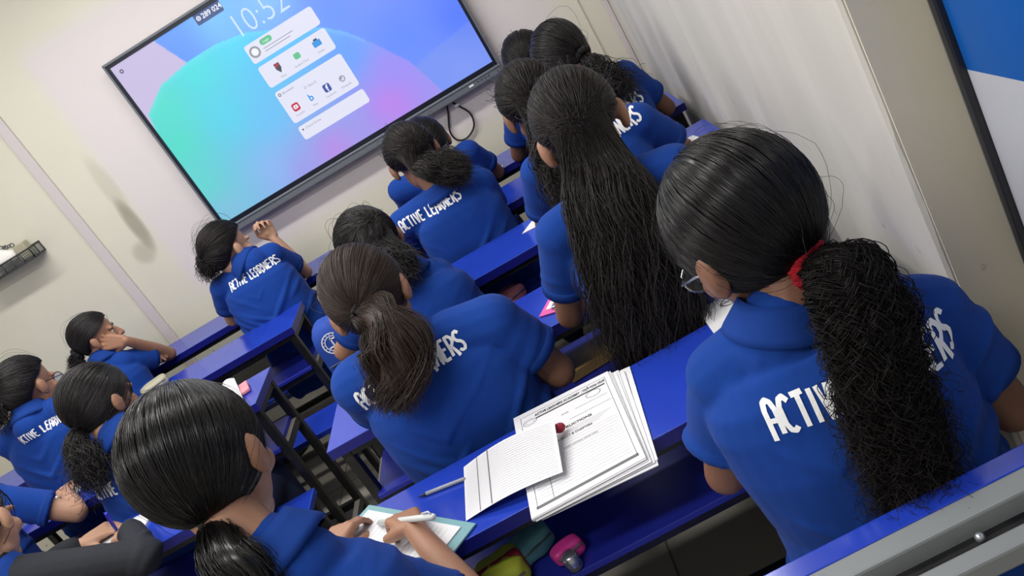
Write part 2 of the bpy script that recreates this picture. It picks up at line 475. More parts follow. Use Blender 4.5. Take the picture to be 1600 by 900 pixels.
# ================================================================== INTERACTIVE PANEL
def build_panel():
    SW, SH, z0 = 1.434, 0.806, 1.102; Y = -0.055
    t = empty('interactive_display', (SW/2, 0, z0-0.05))
    tag(t, 'large wall-mounted interactive touch screen showing a blue and purple home page', 'screen')
    b = MB()
    b.box((SW/2, -0.028, z0+SH/2-0.008), (SW+0.03, 0.05, SH+0.05), bev=0.006)
    b.build('back_housing', 'bezel_grey', t)
    f = MB(); g = 0.014; yy = -0.056
    f.box((SW/2, yy, z0+SH+g/2), (SW+2*g, 0.010, g)); f.box((SW/2, yy, z0-g/2-0.002), (SW+2*g, 0.010, g+0.004))
    f.box((-g/2, yy, z0+SH/2), (g, 0.010, SH)); f.box((SW+g/2, yy, z0+SH/2), (g, 0.010, SH))
    f.build('bezel', 'bezel_black', t)
    e = MB()
    e.box((SW/2, -0.05, z0+SH+g+0.006), (SW+2*g+0.02, 0.03, 0.012), bev=0.003)
    e.box((-g-0.005, -0.05, z0+SH/2-0.01), (0.010, 0.03, SH+0.05), bev=0.003)
    e.box((SW+g+0.005, -0.05, z0+SH/2-0.01), (0.010, 0.03, SH+0.05), bev=0.003)
    e.build('edge_frame', 'bezel_grey', t)
    l = MB(); l.box((SW/2, -0.048, z0-0.041), (SW+2*g+0.02, 0.05, 0.042), bev=0.006); l.box((SW/2, -0.062, z0-0.026), (SW+2*g+0.018, 0.03, 0.012), bev=0.004)
    lo = l.build('lower_bar', 'bezel_grey', t)
    MB().box((1.30, -0.0735, z0-0.042), (0.022, 0.003, 0.008)).build('power_light', 'print_white', lo)
    k = MB()
    for i in range(4): k.box((1.335+i*0.018, -0.0735, z0-0.042), (0.006, 0.002, 0.004))
    k.build('buttons', 'bezel_black', lo)
    MB().box((0.96, -0.0735, z0-0.048), (0.16, 0.004, 0.014), bev=0.001).build('pen_tray', 'bezel_black', lo)
    # --- the picture on the screen
    nx, nz = 300, 170
    u = np.linspace(0, SW, nx); v = np.linspace(0, SH, nz); UU, VV = np.meshgrid(u, v)
    arcx = [0.0, 0.014, .141, .288, .451, .569, .721, .865, .948, 1.019, 1.119, 1.174, 1.19, 1.5]
    arcz = [1.60, 1.67, 1.745, 1.765, 1.765, 1.746, 1.681, 1.604, 1.531, 1.439, 1.286, 1.118, 1.0, 0.9]
    def idw(pts, X, Z, p=2.2):
        C = np.zeros(X.shape+(3,)); Wt = np.zeros(X.shape)
        for (x, z, c) in pts:
            wgt = 1/(((X-x)**2+(Z-z)**2)+0.004)**(p/2)
            C += wgt[..., None]*np.array(c); Wt += wgt
        return C/Wt[..., None]
    X = UU; Z = VV+z0
    ins = idw([(0.10, 1.66, (86, 226, 205)), (0.05, 1.5, (80, 222, 196)), (0.3, 1.72, (76, 228, 226)), (0.5, 1.74, (84, 222, 248)), (0.3, 1.5, (84, 214, 240)),
               (0.02, 1.3, (96, 215, 205)), (0.05, 1.13, (130, 190, 222)), (0.35, 1.2, (140, 185, 244)), (0.6, 1.6, (96, 196, 255)), (0.62, 1.13, (190, 135, 228)), (0.45, 1.12, (160, 150, 232)),
               (0.95, 1.18, (196, 128, 234)), (1.02, 1.3, (160, 140, 248)), (0.9, 1.45, (100, 160, 255)), (0.45, 1.4, (104, 196, 250)), (0.75, 1.68, (90, 200, 255))], X, Z)
    out = idw([(0.3, 1.85, (104, 160, 255)), (0.25, 1.80, (96, 145, 250)), (0.5, 1.85, (124, 200, 255)), (0.75, 1.85, (140, 205, 255)), (1.0, 1.8, (120, 150, 255)), (0.95, 1.65, (104, 150, 255)),
               (1.2, 1.7, (140, 150, 255)), (1.4, 1.8, (120, 140, 255)), (1.15, 1.4, (98, 140, 255)), (1.4, 1.35, (82, 122, 255)), (1.3, 1.13, (120, 150, 255)), (1.2, 1.2, (112, 144, 255))], X, Z)
    bz = np.interp(X, arcx, arcz); below = Z < bz
    Cc = np.where(below[..., None], ins, out)
    rim = np.clip(1-np.abs(Z-bz)/0.03, 0, 1)*below*(X < 1.0)
    Cc = Cc+(np.array((150, 240, 255))-Cc)*0.25*rim[..., None]
    wedge = (X < 0.223+(1.92-Z)*0.45) & (Z > bz) & (X < 0.33)
    lil = np.where((Z > bz)[..., None], np.array((200, 190, 226.)), Cc)
    Cc = np.where(wedge[..., None], lil, Cc)
    tri = (~below) & (Z < 1.258+(X-1.128)*0.14) & (X > 1.128+(1.258-Z)*0.29)
    Cc = np.where(tri[..., None], Cc*0.86+np.array((255, 255, 255))*0.10, Cc)
    Cc = np.clip(Cc/255, 0, 1)
    Cc = np.where(Cc <= 0.04045, Cc/12.92, ((Cc+0.055)/1.055)**2.4)
    V = np.stack([X, np.full_like(X, Y), Z], -1).reshape(-1, 3)
    ii, jj = np.meshgrid(np.arange(nz-1), np.arange(nx-1), indexing='ij'); a = (ii*nx+jj).ravel()
    F = np.stack([a, a+1, a+nx+1, a+nx], -1)
    s = obj('screen', V, F, 'paper_white', t)
    ca = s.data.color_attributes.new('picture', 'FLOAT_COLOR', 'POINT')
    ca.data.foreach_set('color', np.concatenate([Cc.reshape(-1, 3), np.ones((nx*nz, 1))], 1).astype(np.float32).ravel())
    m = bpy.data.materials.new('screen_picture'); m.use_nodes = True; nt = m.node_tree
    at = nt.nodes.new('ShaderNodeVertexColor'); at.layer_name = 'picture'
    bs = nt.nodes['Principled BSDF']; bs.inputs['Base Color'].default_value = (0.01, 0.01, 0.012, 1); bs.inputs['Roughness'].default_value = 0.35
    nt.links.new(at.outputs['Color'], bs.inputs['Emission Color']); bs.inputs['Emission Strength'].default_value = 1.0
    s.data.materials.clear(); s.data.materials.append(m)
    def glow(name, col, st=1.0):
        mm = mat(name, (0.01, 0.01, 0.01, 1), rough=0.4); bb = mm.node_tree.nodes['Principled BSDF']
        bb.inputs['Emission Color'].default_value = col; bb.inputs['Emission Strength'].default_value = st
    for nme, c in dict(ui_card=(226, 228, 246), ui_text=(150, 150, 165), ui_dark=(70, 72, 86), ui_white=(240, 244, 255), ui_badge=(66, 88, 140), ui_green=(96, 196, 142), ui_blue=(52, 150, 226),
                       ui_navy=(58, 84, 164), ui_red=(196, 48, 70), ui_grey=(150, 152, 162), ui_clock=(206, 228, 255)).items(): glow(nme, srgb(*c))
    lay = [0]
    def put(name, V, F, m, d):
        V = np.asarray(V); P3 = np.stack([V[:, 0], np.full(len(V), Y-d), V[:, 1]], -1)
        return obj(name, P3, F, m, s)
    def rrect(x0, x1, a0, a1, r, n=5):
        pts = []
        for cx, cz, s0 in ((x1-r, a1-r, 0), (x0+r, a1-r, 90), (x0+r, a0+r, 180), (x1-r, a0+r, 270)):
            for i in range(n+1):
                q = math.radians(s0+90*i/n); pts.append((cx+r*math.cos(q), cz+r*math.sin(q)))
        return pts
    def card(name, x0, x1, a0, a1, r, m, d=0.0012):
        p = rrect(x0, x1, a0, a1, r); return put(name, p, [list(range(len(p)))[::-1]], m, d)
    def txt(name, st, x, z, h, m, d=0.0022, bold=0.0, space=1.0, align='LEFT', sx=1.0):
        V, F = text_mesh(st, h, space, bold, align)
        if len(V): put(name, V[:, :2]*np.array((sx, 1))+np.array((x, z)), F, m, d)
    def disc(name, x, z, r, m, d=0.0022, n=20, r2=0):
        if r2:
            V = [(x+q*math.cos(i*2*math.pi/n), z+q*math.sin(i*2*math.pi/n)) for q in (r2, r) for i in range(n)]
            F = [(i, (i+1) % n, n+(i+1) % n, n+i) for i in range(n)]
        else:
            V = [(x+r*math.cos(i*2*math.pi/n), z+r*math.sin(i*2*math.pi/n)) for i in range(n)]; F = [list(range(n))]
        put(name, V, F, m, d)
    card('app_card', 0.535, 0.879, 1.613, 1.697, 0.012, 'ui_card')
    card('app_card', 0.535, 0.879, 1.495, 1.595, 0.012, 'ui_card')
    card('app_card', 0.535, 0.879, 1.314, 1.470, 0.012, 'ui_card')
    card('app_card', 0.535, 0.879, 1.229, 1.294, 0.012, 'ui_card')
    txt('clock_text', '10:52', 0.535, 1.732, 0.145, 'ui_clock', bold=-0.0022, sx=0.86)
    card('code_badge', 0.428, 0.560, 1.862, 1.912, 0.006, 'ui_badge')
    txt('badge_text', '289 024', 0.462, 1.878, 0.03, 'ui_white', bold=0.0006)
    disc('badge_icon', 0.446, 1.888, 0.010, 'ui_white', r2=0.006); disc('badge_icon', 0.446, 1.888, 0.0035, 'ui_white')
    disc('corner_icon', 0.035, 1.875, 0.009, 'ui_dark', r2=0.0045)
    disc('user_icon', 0.568, 1.656, 0.025, 'ui_grey', r2=0.016); disc('user_icon', 0.568, 1.657, 0.016, 'ui_white', d=0.002)
    card('login_button', 0.607, 0.665, 1.662, 1.688, 0.012, 'ui_green', 0.002); txt('login_text', 'Login', 0.636, 1.670, 0.014, 'ui_white', d=0.003, align='CENTER')
    for i, wd in enumerate((0.15, 0.13)):
        card('caption_line', 0.607, 0.607+wd, 1.648-i*0.013, 1.651-i*0.013, 0.001, 'ui_text', 0.002)
    # app icons: pencil, green bag, blue folder
    put('pencil_icon', [(0.603, 1.573), (0.628, 1.573), (0.628, 1.548), (0.616, 1.528), (0.603, 1.548)], [[0, 1, 2, 3, 4][::-1]], 'ui_dark', 0.0022)
    put('pencil_stripe', [(0.606, 1.566), (0.625, 1.572), (0.625, 1.562), (0.606, 1.556)], [[0, 1, 2, 3][::-1]], 'ui_red', 0.003)
    card('bag_icon', 0.698, 0.728, 1.540, 1.566, 0.007, 'ui_green', 0.0022)
    card('folder_icon', 0.797, 0.836, 1.540, 1.566, 0.003, 'ui_blue', 0.0022); card('folder_flap', 0.808, 0.826, 1.566, 1.574, 0.002, 'ui_dark', 0.002)
    txt('icon_caption', 'Note', 0.616, 1.508, 0.013, 'ui_text', align='CENTER'); txt('icon_caption', 'Student Class', 0.713, 1.513, 0.013, 'ui_text', align='CENTER'); txt('icon_caption', 'Finder', 0.815, 1.513, 0.013, 'ui_text', align='CENTER')
    disc('browser_icon', 0.552, 1.452, 0.007, 'ui_dark', r2=0.004); txt('browser_text', 'Browser', 0.566, 1.446, 0.017, 'ui_text')
    disc('search_icon', 0.666, 1.423, 0.006, 'ui_grey', r2=0.0042); txt('search_text', 'Search', 0.680, 1.417, 0.016, 'ui_text')
    card('video_icon', 0.566, 0.600, 1.356, 1.392, 0.009, 'ui_red', 0.0022); card('video_icon_inner', 0.573, 0.593, 1.366, 1.383, 0.004, 'ui_white', 0.003)
    put('play_mark', [(0.580, 1.370), (0.580, 1.379), (0.588, 1.3745)], [[0, 1, 2]], 'ui_red', 0.0036)
    txt('search_logo', 'b', 0.652, 1.361, 0.044, 'ui_blue', bold=0.001)
    card('social_icon', 0.730, 0.764, 1.356, 1.392, 0.008, 'ui_navy', 0.0022); txt('social_letter', 'f', 0.747, 1.360, 0.040, 'ui_white', d=0.003, bold=0.001, align='CENTER')
    disc('globe_icon', 0.826, 1.374, 0.014, 'ui_grey', r2=0.009); disc('globe_icon', 0.822, 1.378, 0.006, 'ui_grey')
    for x, st in ((0.583, 'Youtube'), (0.664, 'Bing'), (0.747, 'Facebook'), (0.826, 'Wikipedia')): txt('icon_caption', st, x, 1.336, 0.013, 'ui_text', align='CENTER')
    disc('drive_icon', 0.553, 1.275, 0.004, 'ui_dark'); txt('drive_text', 'Cloud Drive', 0.566, 1.270, 0.016, 'ui_text')
build_panel()

# hanging cable loop below the screen, with a wall clip
def catmull(P, n):
    P = np.asarray(P, float); m = len(P); out = []
    Q = np.vstack([2*P[0]-P[1], P, 2*P[-1]-P[-2]])
    for s_ in np.linspace(0, m-1-1e-9, n):
        i = int(s_); t = s_-i; a, b, c, d = Q[i], Q[i+1], Q[i+2], Q[i+3]
        out.append(0.5*((2*b)+(-a+c)*t+(2*a-5*b+4*c-d)*t*t+(-a+3*b-3*c+d)*t**3))
    return np.array(out)
cp = [(1.165, -0.012, 1.058), (1.146, -0.012, 1.005), (1.108, -0.014, .926), (1.117, -0.014, .874), (1.161, -0.014, .860), (1.215, -0.014, .890), (1.230, -0.014, .946), (1.206, -0.014, .998), (1.171, -0.012, 1.055)]
cab = MB().tube(catmull(cp, 50), 0.0045).build('power_cable', 'cable_black', smooth=True, loc=(1.165, -0.012, 1.0))
tag(cab, 'black cable looping down the wall below the screen', 'cable')
clp = MB().box((1.196, -0.010, 1.012), (0.022, 0.02, 0.012), bev=0.002)
tag(clp.build('cable_clip', 'print_white', loc=(1.196, -0.01, 1.012)), 'small white clip holding the black cable loop to the wall', 'clip')

# ================================================================== WALL BASKET
def wall_basket():
    t = empty('wall_basket', (-0.93, 0, 1.43))
    tag(t, 'small grey open basket fixed to the wall left of the screen', 'basket')
    x0, x1, y0, y1, z0, z1 = -1.10, -0.79, -0.11, -0.001, 1.415, 1.462
    f = MB()
    for z in (z0, z1):
        for a, b in (((x0, y0), (x1, y0)), ((x1, y0), (x1, y1)), ((x1, y1), (x0, y1)), ((x0, y1), (x0, y0))):
            f.tube([(a[0], a[1], z), (b[0], b[1], z)], 0.004, 6)
    for x in np.linspace(x0, x1, 7): f.tube([(x, y0, z0), (x, y0, z1)], 0.003, 6)
    for y in np.linspace(y0, y1, 3): f.tube([(x1, y, z0), (x1, y, z1)], 0.003, 6); f.tube([(x0, y, z0), (x0, y, z1)], 0.003, 6)
    f.build('frame', 'basket_dark', t, True)
    m = MB()
    m.box(((x0+x1)/2, (y0+y1)/2, z0), (x1-x0, y1-y0, 0.003))
    for x in np.linspace(x0, x1, 32): m.box((x, y0, (z0+z1)/2), (0.0025, 0.002, z1-z0))
    for y in np.linspace(y0, y1, 10): m.box((x1, y, (z0+z1)/2), (0.002, 0.0025, z1-z0))
    for z in np.linspace(z0, z1, 5): m.box(((x0+x1)/2, y0, z), (x1-x0, 0.002, 0.002))
    m.build('mesh_panel', 'basket_grey', t)
    c = MB(); c.ell((-0.965, -0.06, 1.478), (0.075, 0.042, 0.048)); c.ell((-0.915, -0.055, 1.468), (0.04, 0.035, 0.033))
    V, F, N = remesh(c, 0.006, 3); V = V+N*np.array([[0.006*noise.noise(Vector(p*22))] for p in V])
    o = obj('cleaning_cloth', V, F, 'cloth_white', None, True, (-1.0, -0.06, 1.42)); tag(o, 'crumpled white cloth bundled in the wall basket', 'cloth')
    ch = MB()
    for i in range(9):
        a = i*0.9; p = np.array((-0.975+0.012*i, -0.05+0.006*math.sin(a*2), 1.522-0.0035*abs(i-4)))
        ch.tube([p+0.009*np.array((math.cos(q), 0.4*math.sin(q)*(i % 2), math.sin(q)*(0.6+0.4*((i+1) % 2)))) for q in np.linspace(0, 2*math.pi, 12, endpoint=False)], 0.003, 6, closed=True)
    tag(ch.build('chain', 'basket_grey', smooth=True, loc=(-0.95, -0.05, 1.51)), 'coiled grey chain lying on top of the white cloth in the basket', 'chain')
    bx = MB().box((-0.84, -0.055, 1.462), (0.055, 0.05, 0.075), bev=0.004)
    tag(bx.build('chalk_box', 'beige_vinyl', loc=(-0.84, -0.055, 1.42)), 'small pale box standing in the right end of the wall basket', 'box')
wall_basket()

# ================================================================== BOARD ON THE RIGHT WALL
def wall_board():
    t = empty('notice_board', (2.0, -3.35, 0.8))
    tag(t, 'blue and white notice board with a black frame on the right wall', 'board')
    y0, y1, z0, z1, zm = -2.872, -3.9, 0.75, 1.95, 1.117
    X = 1.995
    MB().box((2.004, (y0+y1)/2, (z0+z1)/2), (0.014, y0-y1, z1-z0)).build('backing_panel', 'board_white', t)
    MB().box((X, (y0+y1)/2, (zm+z1)/2), (0.006, y0-y1-0.02, z1-zm)).build('blue_panel', 'board_blue', t)
    MB().box((X, (y0+y1)/2, (zm+z0)/2), (0.006, y0-y1-0.02, zm-z0)).build('white_panel', 'board_white', t)
    f = MB()
    for y in (y0, y1): f.box((1.997, y, (z0+z1)/2), (0.03, 0.018, z1-z0+0.018), bev=0.003)
    for z in (z0, z1): f.box((1.997, (y0+y1)/2, z), (0.03, y0-y1+0.018, 0.018), bev=0.003)
    f.build('frame', 'board_frame_black', t)
wall_board()

# ================================================================== DESKS
DEP, ZT = 0.2663, 0.76
def desk(label, x0, x1, yf, seat=True):
    yn = yf-DEP
    t = empty('school_desk', ((x0+x1)/2, yf-DEP/2, 0)); tag(t, label, 'desk', 'blue school desks in rows')
    MB().box(((x0+x1)/2, yf-DEP/2, ZT-0.0015), (x1-x0, DEP, 0.003), bev=0.001).build('desktop', 'laminate_blue', t)
    MB().box(((x0+x1)/2, yf-DEP/2, ZT-0.0155), (x1-x0-0.001, DEP-0.001, 0.025)).build('desktop_edge', 'laminate_edge', t)
    MB().box(((x0+x1)/2, yf-DEP/2-0.01, 0.578), (x1-x0-0.07, DEP-0.03, 0.014), bev=0.002).build('shelf', 'shelf_blue', t)
    for x in (x0+0.03, x1-0.03):
        for y in (yf-0.025, yn+0.035):
            MB().box((x, y, 0.366), (0.028, 0.028, 0.732), bev=0.003).build('leg', 'black_steel', t)
    r = MB()
    for y in (yf-0.025, yn+0.035):
        r.box(((x0+x1)/2, y, 0.720), (x1-x0-0.06, 0.025, 0.022)); r.box(((x0+x1)/2, y, 0.556), (x1-x0-0.06, 0.025, 0.025))
    for x in (x0+0.03, x1-0.03):
        for z in (0.715, 0.556, 0.16, 0.05): r.box((x, yf-DEP/2, z), (0.024, DEP-0.06, 0.024))
    r.box(((x0+x1)/2, yf-0.025, 0.16), (x1-x0-0.06, 0.024, 0.024))
    if seat:
        ys = yn-0.145
        for x in (x0+0.03, x1-0.03): r.box((x, (yn+ys)/2, 0.05), (0.024, abs(ys-yn)+0.2, 0.024))
    r.build('frame', 'black_steel', t)
    d = MB(); d.box(((x0+x1)/2, yf-0.025, 0.7305), (x1-x0-0.07, 0.024, 0.0015))
    for x in (x0+0.03, x1-0.03): d.box((x, yf-DEP/2, 0.5695), (0.022, DEP-0.09, 0.0015)); d.box((x, yf-DEP/2, 0.1727), (0.022, DEP-0.09, 0.0015))
    o = d.build('dust', 'dust_film', t); o['label'] = 'grey dust lying on the frame rails'
    if seat:
        MB().box(((x0+x1)/2, ys, 0.418), (x1-x0, 0.20, 0.022), bev=0.003).build('seat', 'laminate_blue', t)
        for x in (x0+0.03, x1-0.03):
            for y in (ys+0.07, ys-0.07): MB().box((x, y, 0.2), (0.026, 0.026, 0.41), bev=0.003).build('leg', 'black_steel', t)
    return t
YL = {1: -0.141, 2: -0.692, 3: -1.267, 4: -1.859}
YR = {1: -0.211, 2: -0.739, 3: -1.288, 4: -1.8756, 5: -2.499}
desk('front-row blue desk on the left with two girls leaning on it', -1.25, 0.366, YL[1])
desk('second-row blue desk on the left, with a beige pouch lying on it', -1.25, 0.295, YL[2])
desk('third-row blue desk on the left, with folded white papers near its aisle end', -1.25, 0.265, YL[3])
desk('rearmost blue desk on the left, where the person in the black jacket writes', -1.25, 0.24, YL[4])
desk('front-row blue desk on the right, closest to the wall below the screen', 0.87, 1.93, YR[1])
desk('second-row blue desk on the right, behind the front-row desk', 0.62, 1.945, YR[2])
desk('third-row blue desk on the right, with a triangular white paper corner on it', 0.64, 1.93, YR[3])
desk('fourth-row blue desk on the right, with a pink clipboard on it', 0.614, 1.91, YR[4])
desk('nearest blue desk, holding the stack of printed papers', 0.63, 1.87, YR[5])

def rail():
    t = empty('steel_railing', (1.45, -3.2, 0)); tag(t, 'grey steel rail frame with a blue board at lower right behind the curly-haired girl', 'railing')
    x0, x1 = 0.95, 2.0
    MB().box(((x0+x1)/2, -3.172, ZT-0.012), (x1-x0, 0.034, 0.022), bev=0.002).build('blue_board', 'laminate_blue', t)
    MB().box(((x0+x1)/2, -3.206, ZT-0.018), (x1-x0, 0.034, 0.036), bev=0.004).build('upper_rail', 'dusty_steel', t)
    MB().box(((x0+x1)/2, -3.262, ZT-0.03), (x1-x0, 0.026, 0.03), bev=0.004).build('lower_rail', 'dusty_steel', t)
    MB().ell((1.66, -3.238, ZT-0.018), (0.006, 0.006, 0.006)).build('bolt', 'silver', t, True)
    for x in (x0+0.02, x1-0.02):
        MB().box((x, -3.22, 0.36), (0.03, 0.05, 0.72), bev=0.003).build('post', 'black_steel', t)
    for y, zz in ((-3.234, .716), (-3.22, .12)): MB().box(((x0+x1)/2, y, zz), (x1-x0-0.06, 0.030, 0.03)).build('crossbar', 'black_steel', t)
rail()

# ================================================================== PEOPLE
def frame(f, up=(0, 0, 1)):
    f = unit(f); r = unit(np.cross(f, up)); u = np.cross(r, f); return r, f, u

def head_parts(mb, C, B):
    """skull, face, nose, lips, ears; B columns = right, forward, up"""
    P = lambda x, y, z: C + B @ np.array((x, y, z))
    mb.ell(P(0, -.010, .018), (.070, .088, .080), B)
    mb.ell(P(0, .028, -.035), (.057, .056, .078), B)
    mb.ell(P(0, .050, -.088), (.033, .030, .024), B)
    mb.ell(P(0, .020, -.075), (.048, .045, .03), B)
    mb.rcone(P(0, .083, -.008), P(0, .098, -.040), .008, .012)
    for s in (-1, 1):
        mb.ell(P(s*.010, .090, -.042), (.008, .009, .007), B)
        mb.ell(P(s*.034, .060, -.034), (.024, .022, .022), B)
        mb.ell(P(s*.030, .072, .006), (.024, .012, .009), B)
        Be = B @ np.array(Matrix.Rotation(-s*0.35, 3, 'Z') @ Matrix.Rotation(0.2, 3, 'X'))
        mb.ell(P(s*.077, -.006, -.018), (.009, .017, .031), Be)
        mb.ell(P(s*.083, -.013, -.014), (.006, .011, .023), Be)
        mb.ell(P(s*.073, .003, -.040), (.007, .010, .009), Be)
    mb.ell(P(0, .083, -.064), (.020, .010, .006), B); mb.ell(P(0, .081, -.073), (.017, .010, .007), B)

def hand_parts(mb, W, d, n, side, curl=(35, 45, 25), thumb=0.5, sc=1.0, knuck=0.0):
    """palm, four unequal bent fingers and a thumb leaving the side of the palm"""
    d = unit(d); n = unit(n - d*(np.asarray(n) @ d)); l = np.cross(d, n)*side
    offs = (-.026, -.009, .009, .025); lens = (.050, .062, .067, .059); rad = (.0068, .0076, .0078, .0076)
    for i in range(4):
        k = W + d*(.074+.004*(1-abs(i-2)))*sc + l*offs[i]*sc
        mb.rcone(W + l*offs[i]*0.55*sc + d*.01, k, .0125*sc, .0100*sc)
        if i < 3:
            k2 = W + d*.072*sc + l*(offs[i]+offs[i+1])/2*sc; mb.rcone(W + d*.02, k2, .012*sc, .0095*sc)
        a = 0.0; p = k; L = lens[i]*sc
        for j, fr in enumerate((.45, .30, .25)):
            a += math.radians(curl[j]*(1+0.10*(1.5-i)))
            q = p + (d*math.cos(a) - n*math.sin(a))*L*fr + l*(offs[i]*.10*fr)
            mb.rcone(p, q, rad[i]*sc*(1-.10*j), rad[i]*sc*(.92-.10*j)); p = q
    b = W + d*.018*sc + l*.020*sc - n*.004
    m1 = b + unit(d*.75+l*.62-n*.35)*.038*sc
    m2 = m1 + unit(d*.85+l*(.35-thumb)-n*.45)*.030*sc
    m3 = m2 + unit(d*.80+l*(.05-thumb)-n*.45)*.022*sc
    mb.rcone(b, m1, .0135*sc, .0098*sc); mb.rcone(m1, m2, .0095*sc, .0085*sc); mb.rcone(m2, m3, .0084*sc, .0068*sc)
    mb.ell(W + d*.03 + l*.016 - n*.006, (.014*sc,)*3)

# -------- hair strands
ELL_C = np.array((0, -.010, .016)); ELL_R = np.array((.083, .101, .094))
HL_AZ = [0, 40, 60, 78, 92, 106, 125, 150, 180]; HL_Z = [.52, .47, .36, .12, -.06, -.40, -.86, -.95, -.97]
HL_COVER = [.52, .47, .36, .05, -.42, -.70, -.80, -.85, -.88]
def hairline(az, cover=False): return np.interp(np.abs(az), HL_AZ, HL_COVER if cover else HL_Z)
def slerp(a, b, t):
    w_ = np.arccos(np.clip((a*b).sum(-1), -1, 1))[..., None]
    s = np.sin(w_)+1e-9
    return np.sin((1-t)*w_)/s*a + np.sin(t*w_)/s*b
def strand_mesh(P, R, k=3):
    """P (n,m,3) centre lines, R (n,m) radii -> vertex and quad arrays"""
    n, m, _ = P.shape
    T = np.gradient(P, axis=1); T /= np.linalg.norm(T, axis=2, keepdims=True)+1e-12
    ref = rng.normal(size=(n, 1, 3)); U = np.cross(T, np.broadcast_to(ref, T.shape)); U /= np.linalg.norm(U, axis=2, keepdims=True)+1e-9
    W = np.cross(T, U)
    ang = np.arange(k)*2*math.pi/k
    V = P[:, :, None, :] + R[:, :, None, None]*(np.cos(ang)[None, None, :, None]*U[:, :, None, :] + np.sin(ang)[None, None, :, None]*W[:, :, None, :])
    base = (np.arange(n)[:, None, None]*m + np.arange(m-1)[None, :, None])*k
    j = np.arange(k)[None, None, :]; j2 = (np.arange(k)+1) % k
    j2 = j2[None, None, :]
    F = np.stack([base+j, base+j2, base+k+j2, base+k+j], -1).reshape(-1, 4)
    return V.reshape(-1, 3), F
def resample(P, n):
    """P (k,3) -> n points of a smooth curve, equal spacing"""
    Q = catmull(P, 200); L = np.concatenate([[0], np.cumsum(np.linalg.norm(np.diff(Q, axis=0), axis=1))]); t = np.linspace(0, L[-1], n)
    return np.stack([np.interp(t, L, Q[:, i]) for i in range(3)], -1)

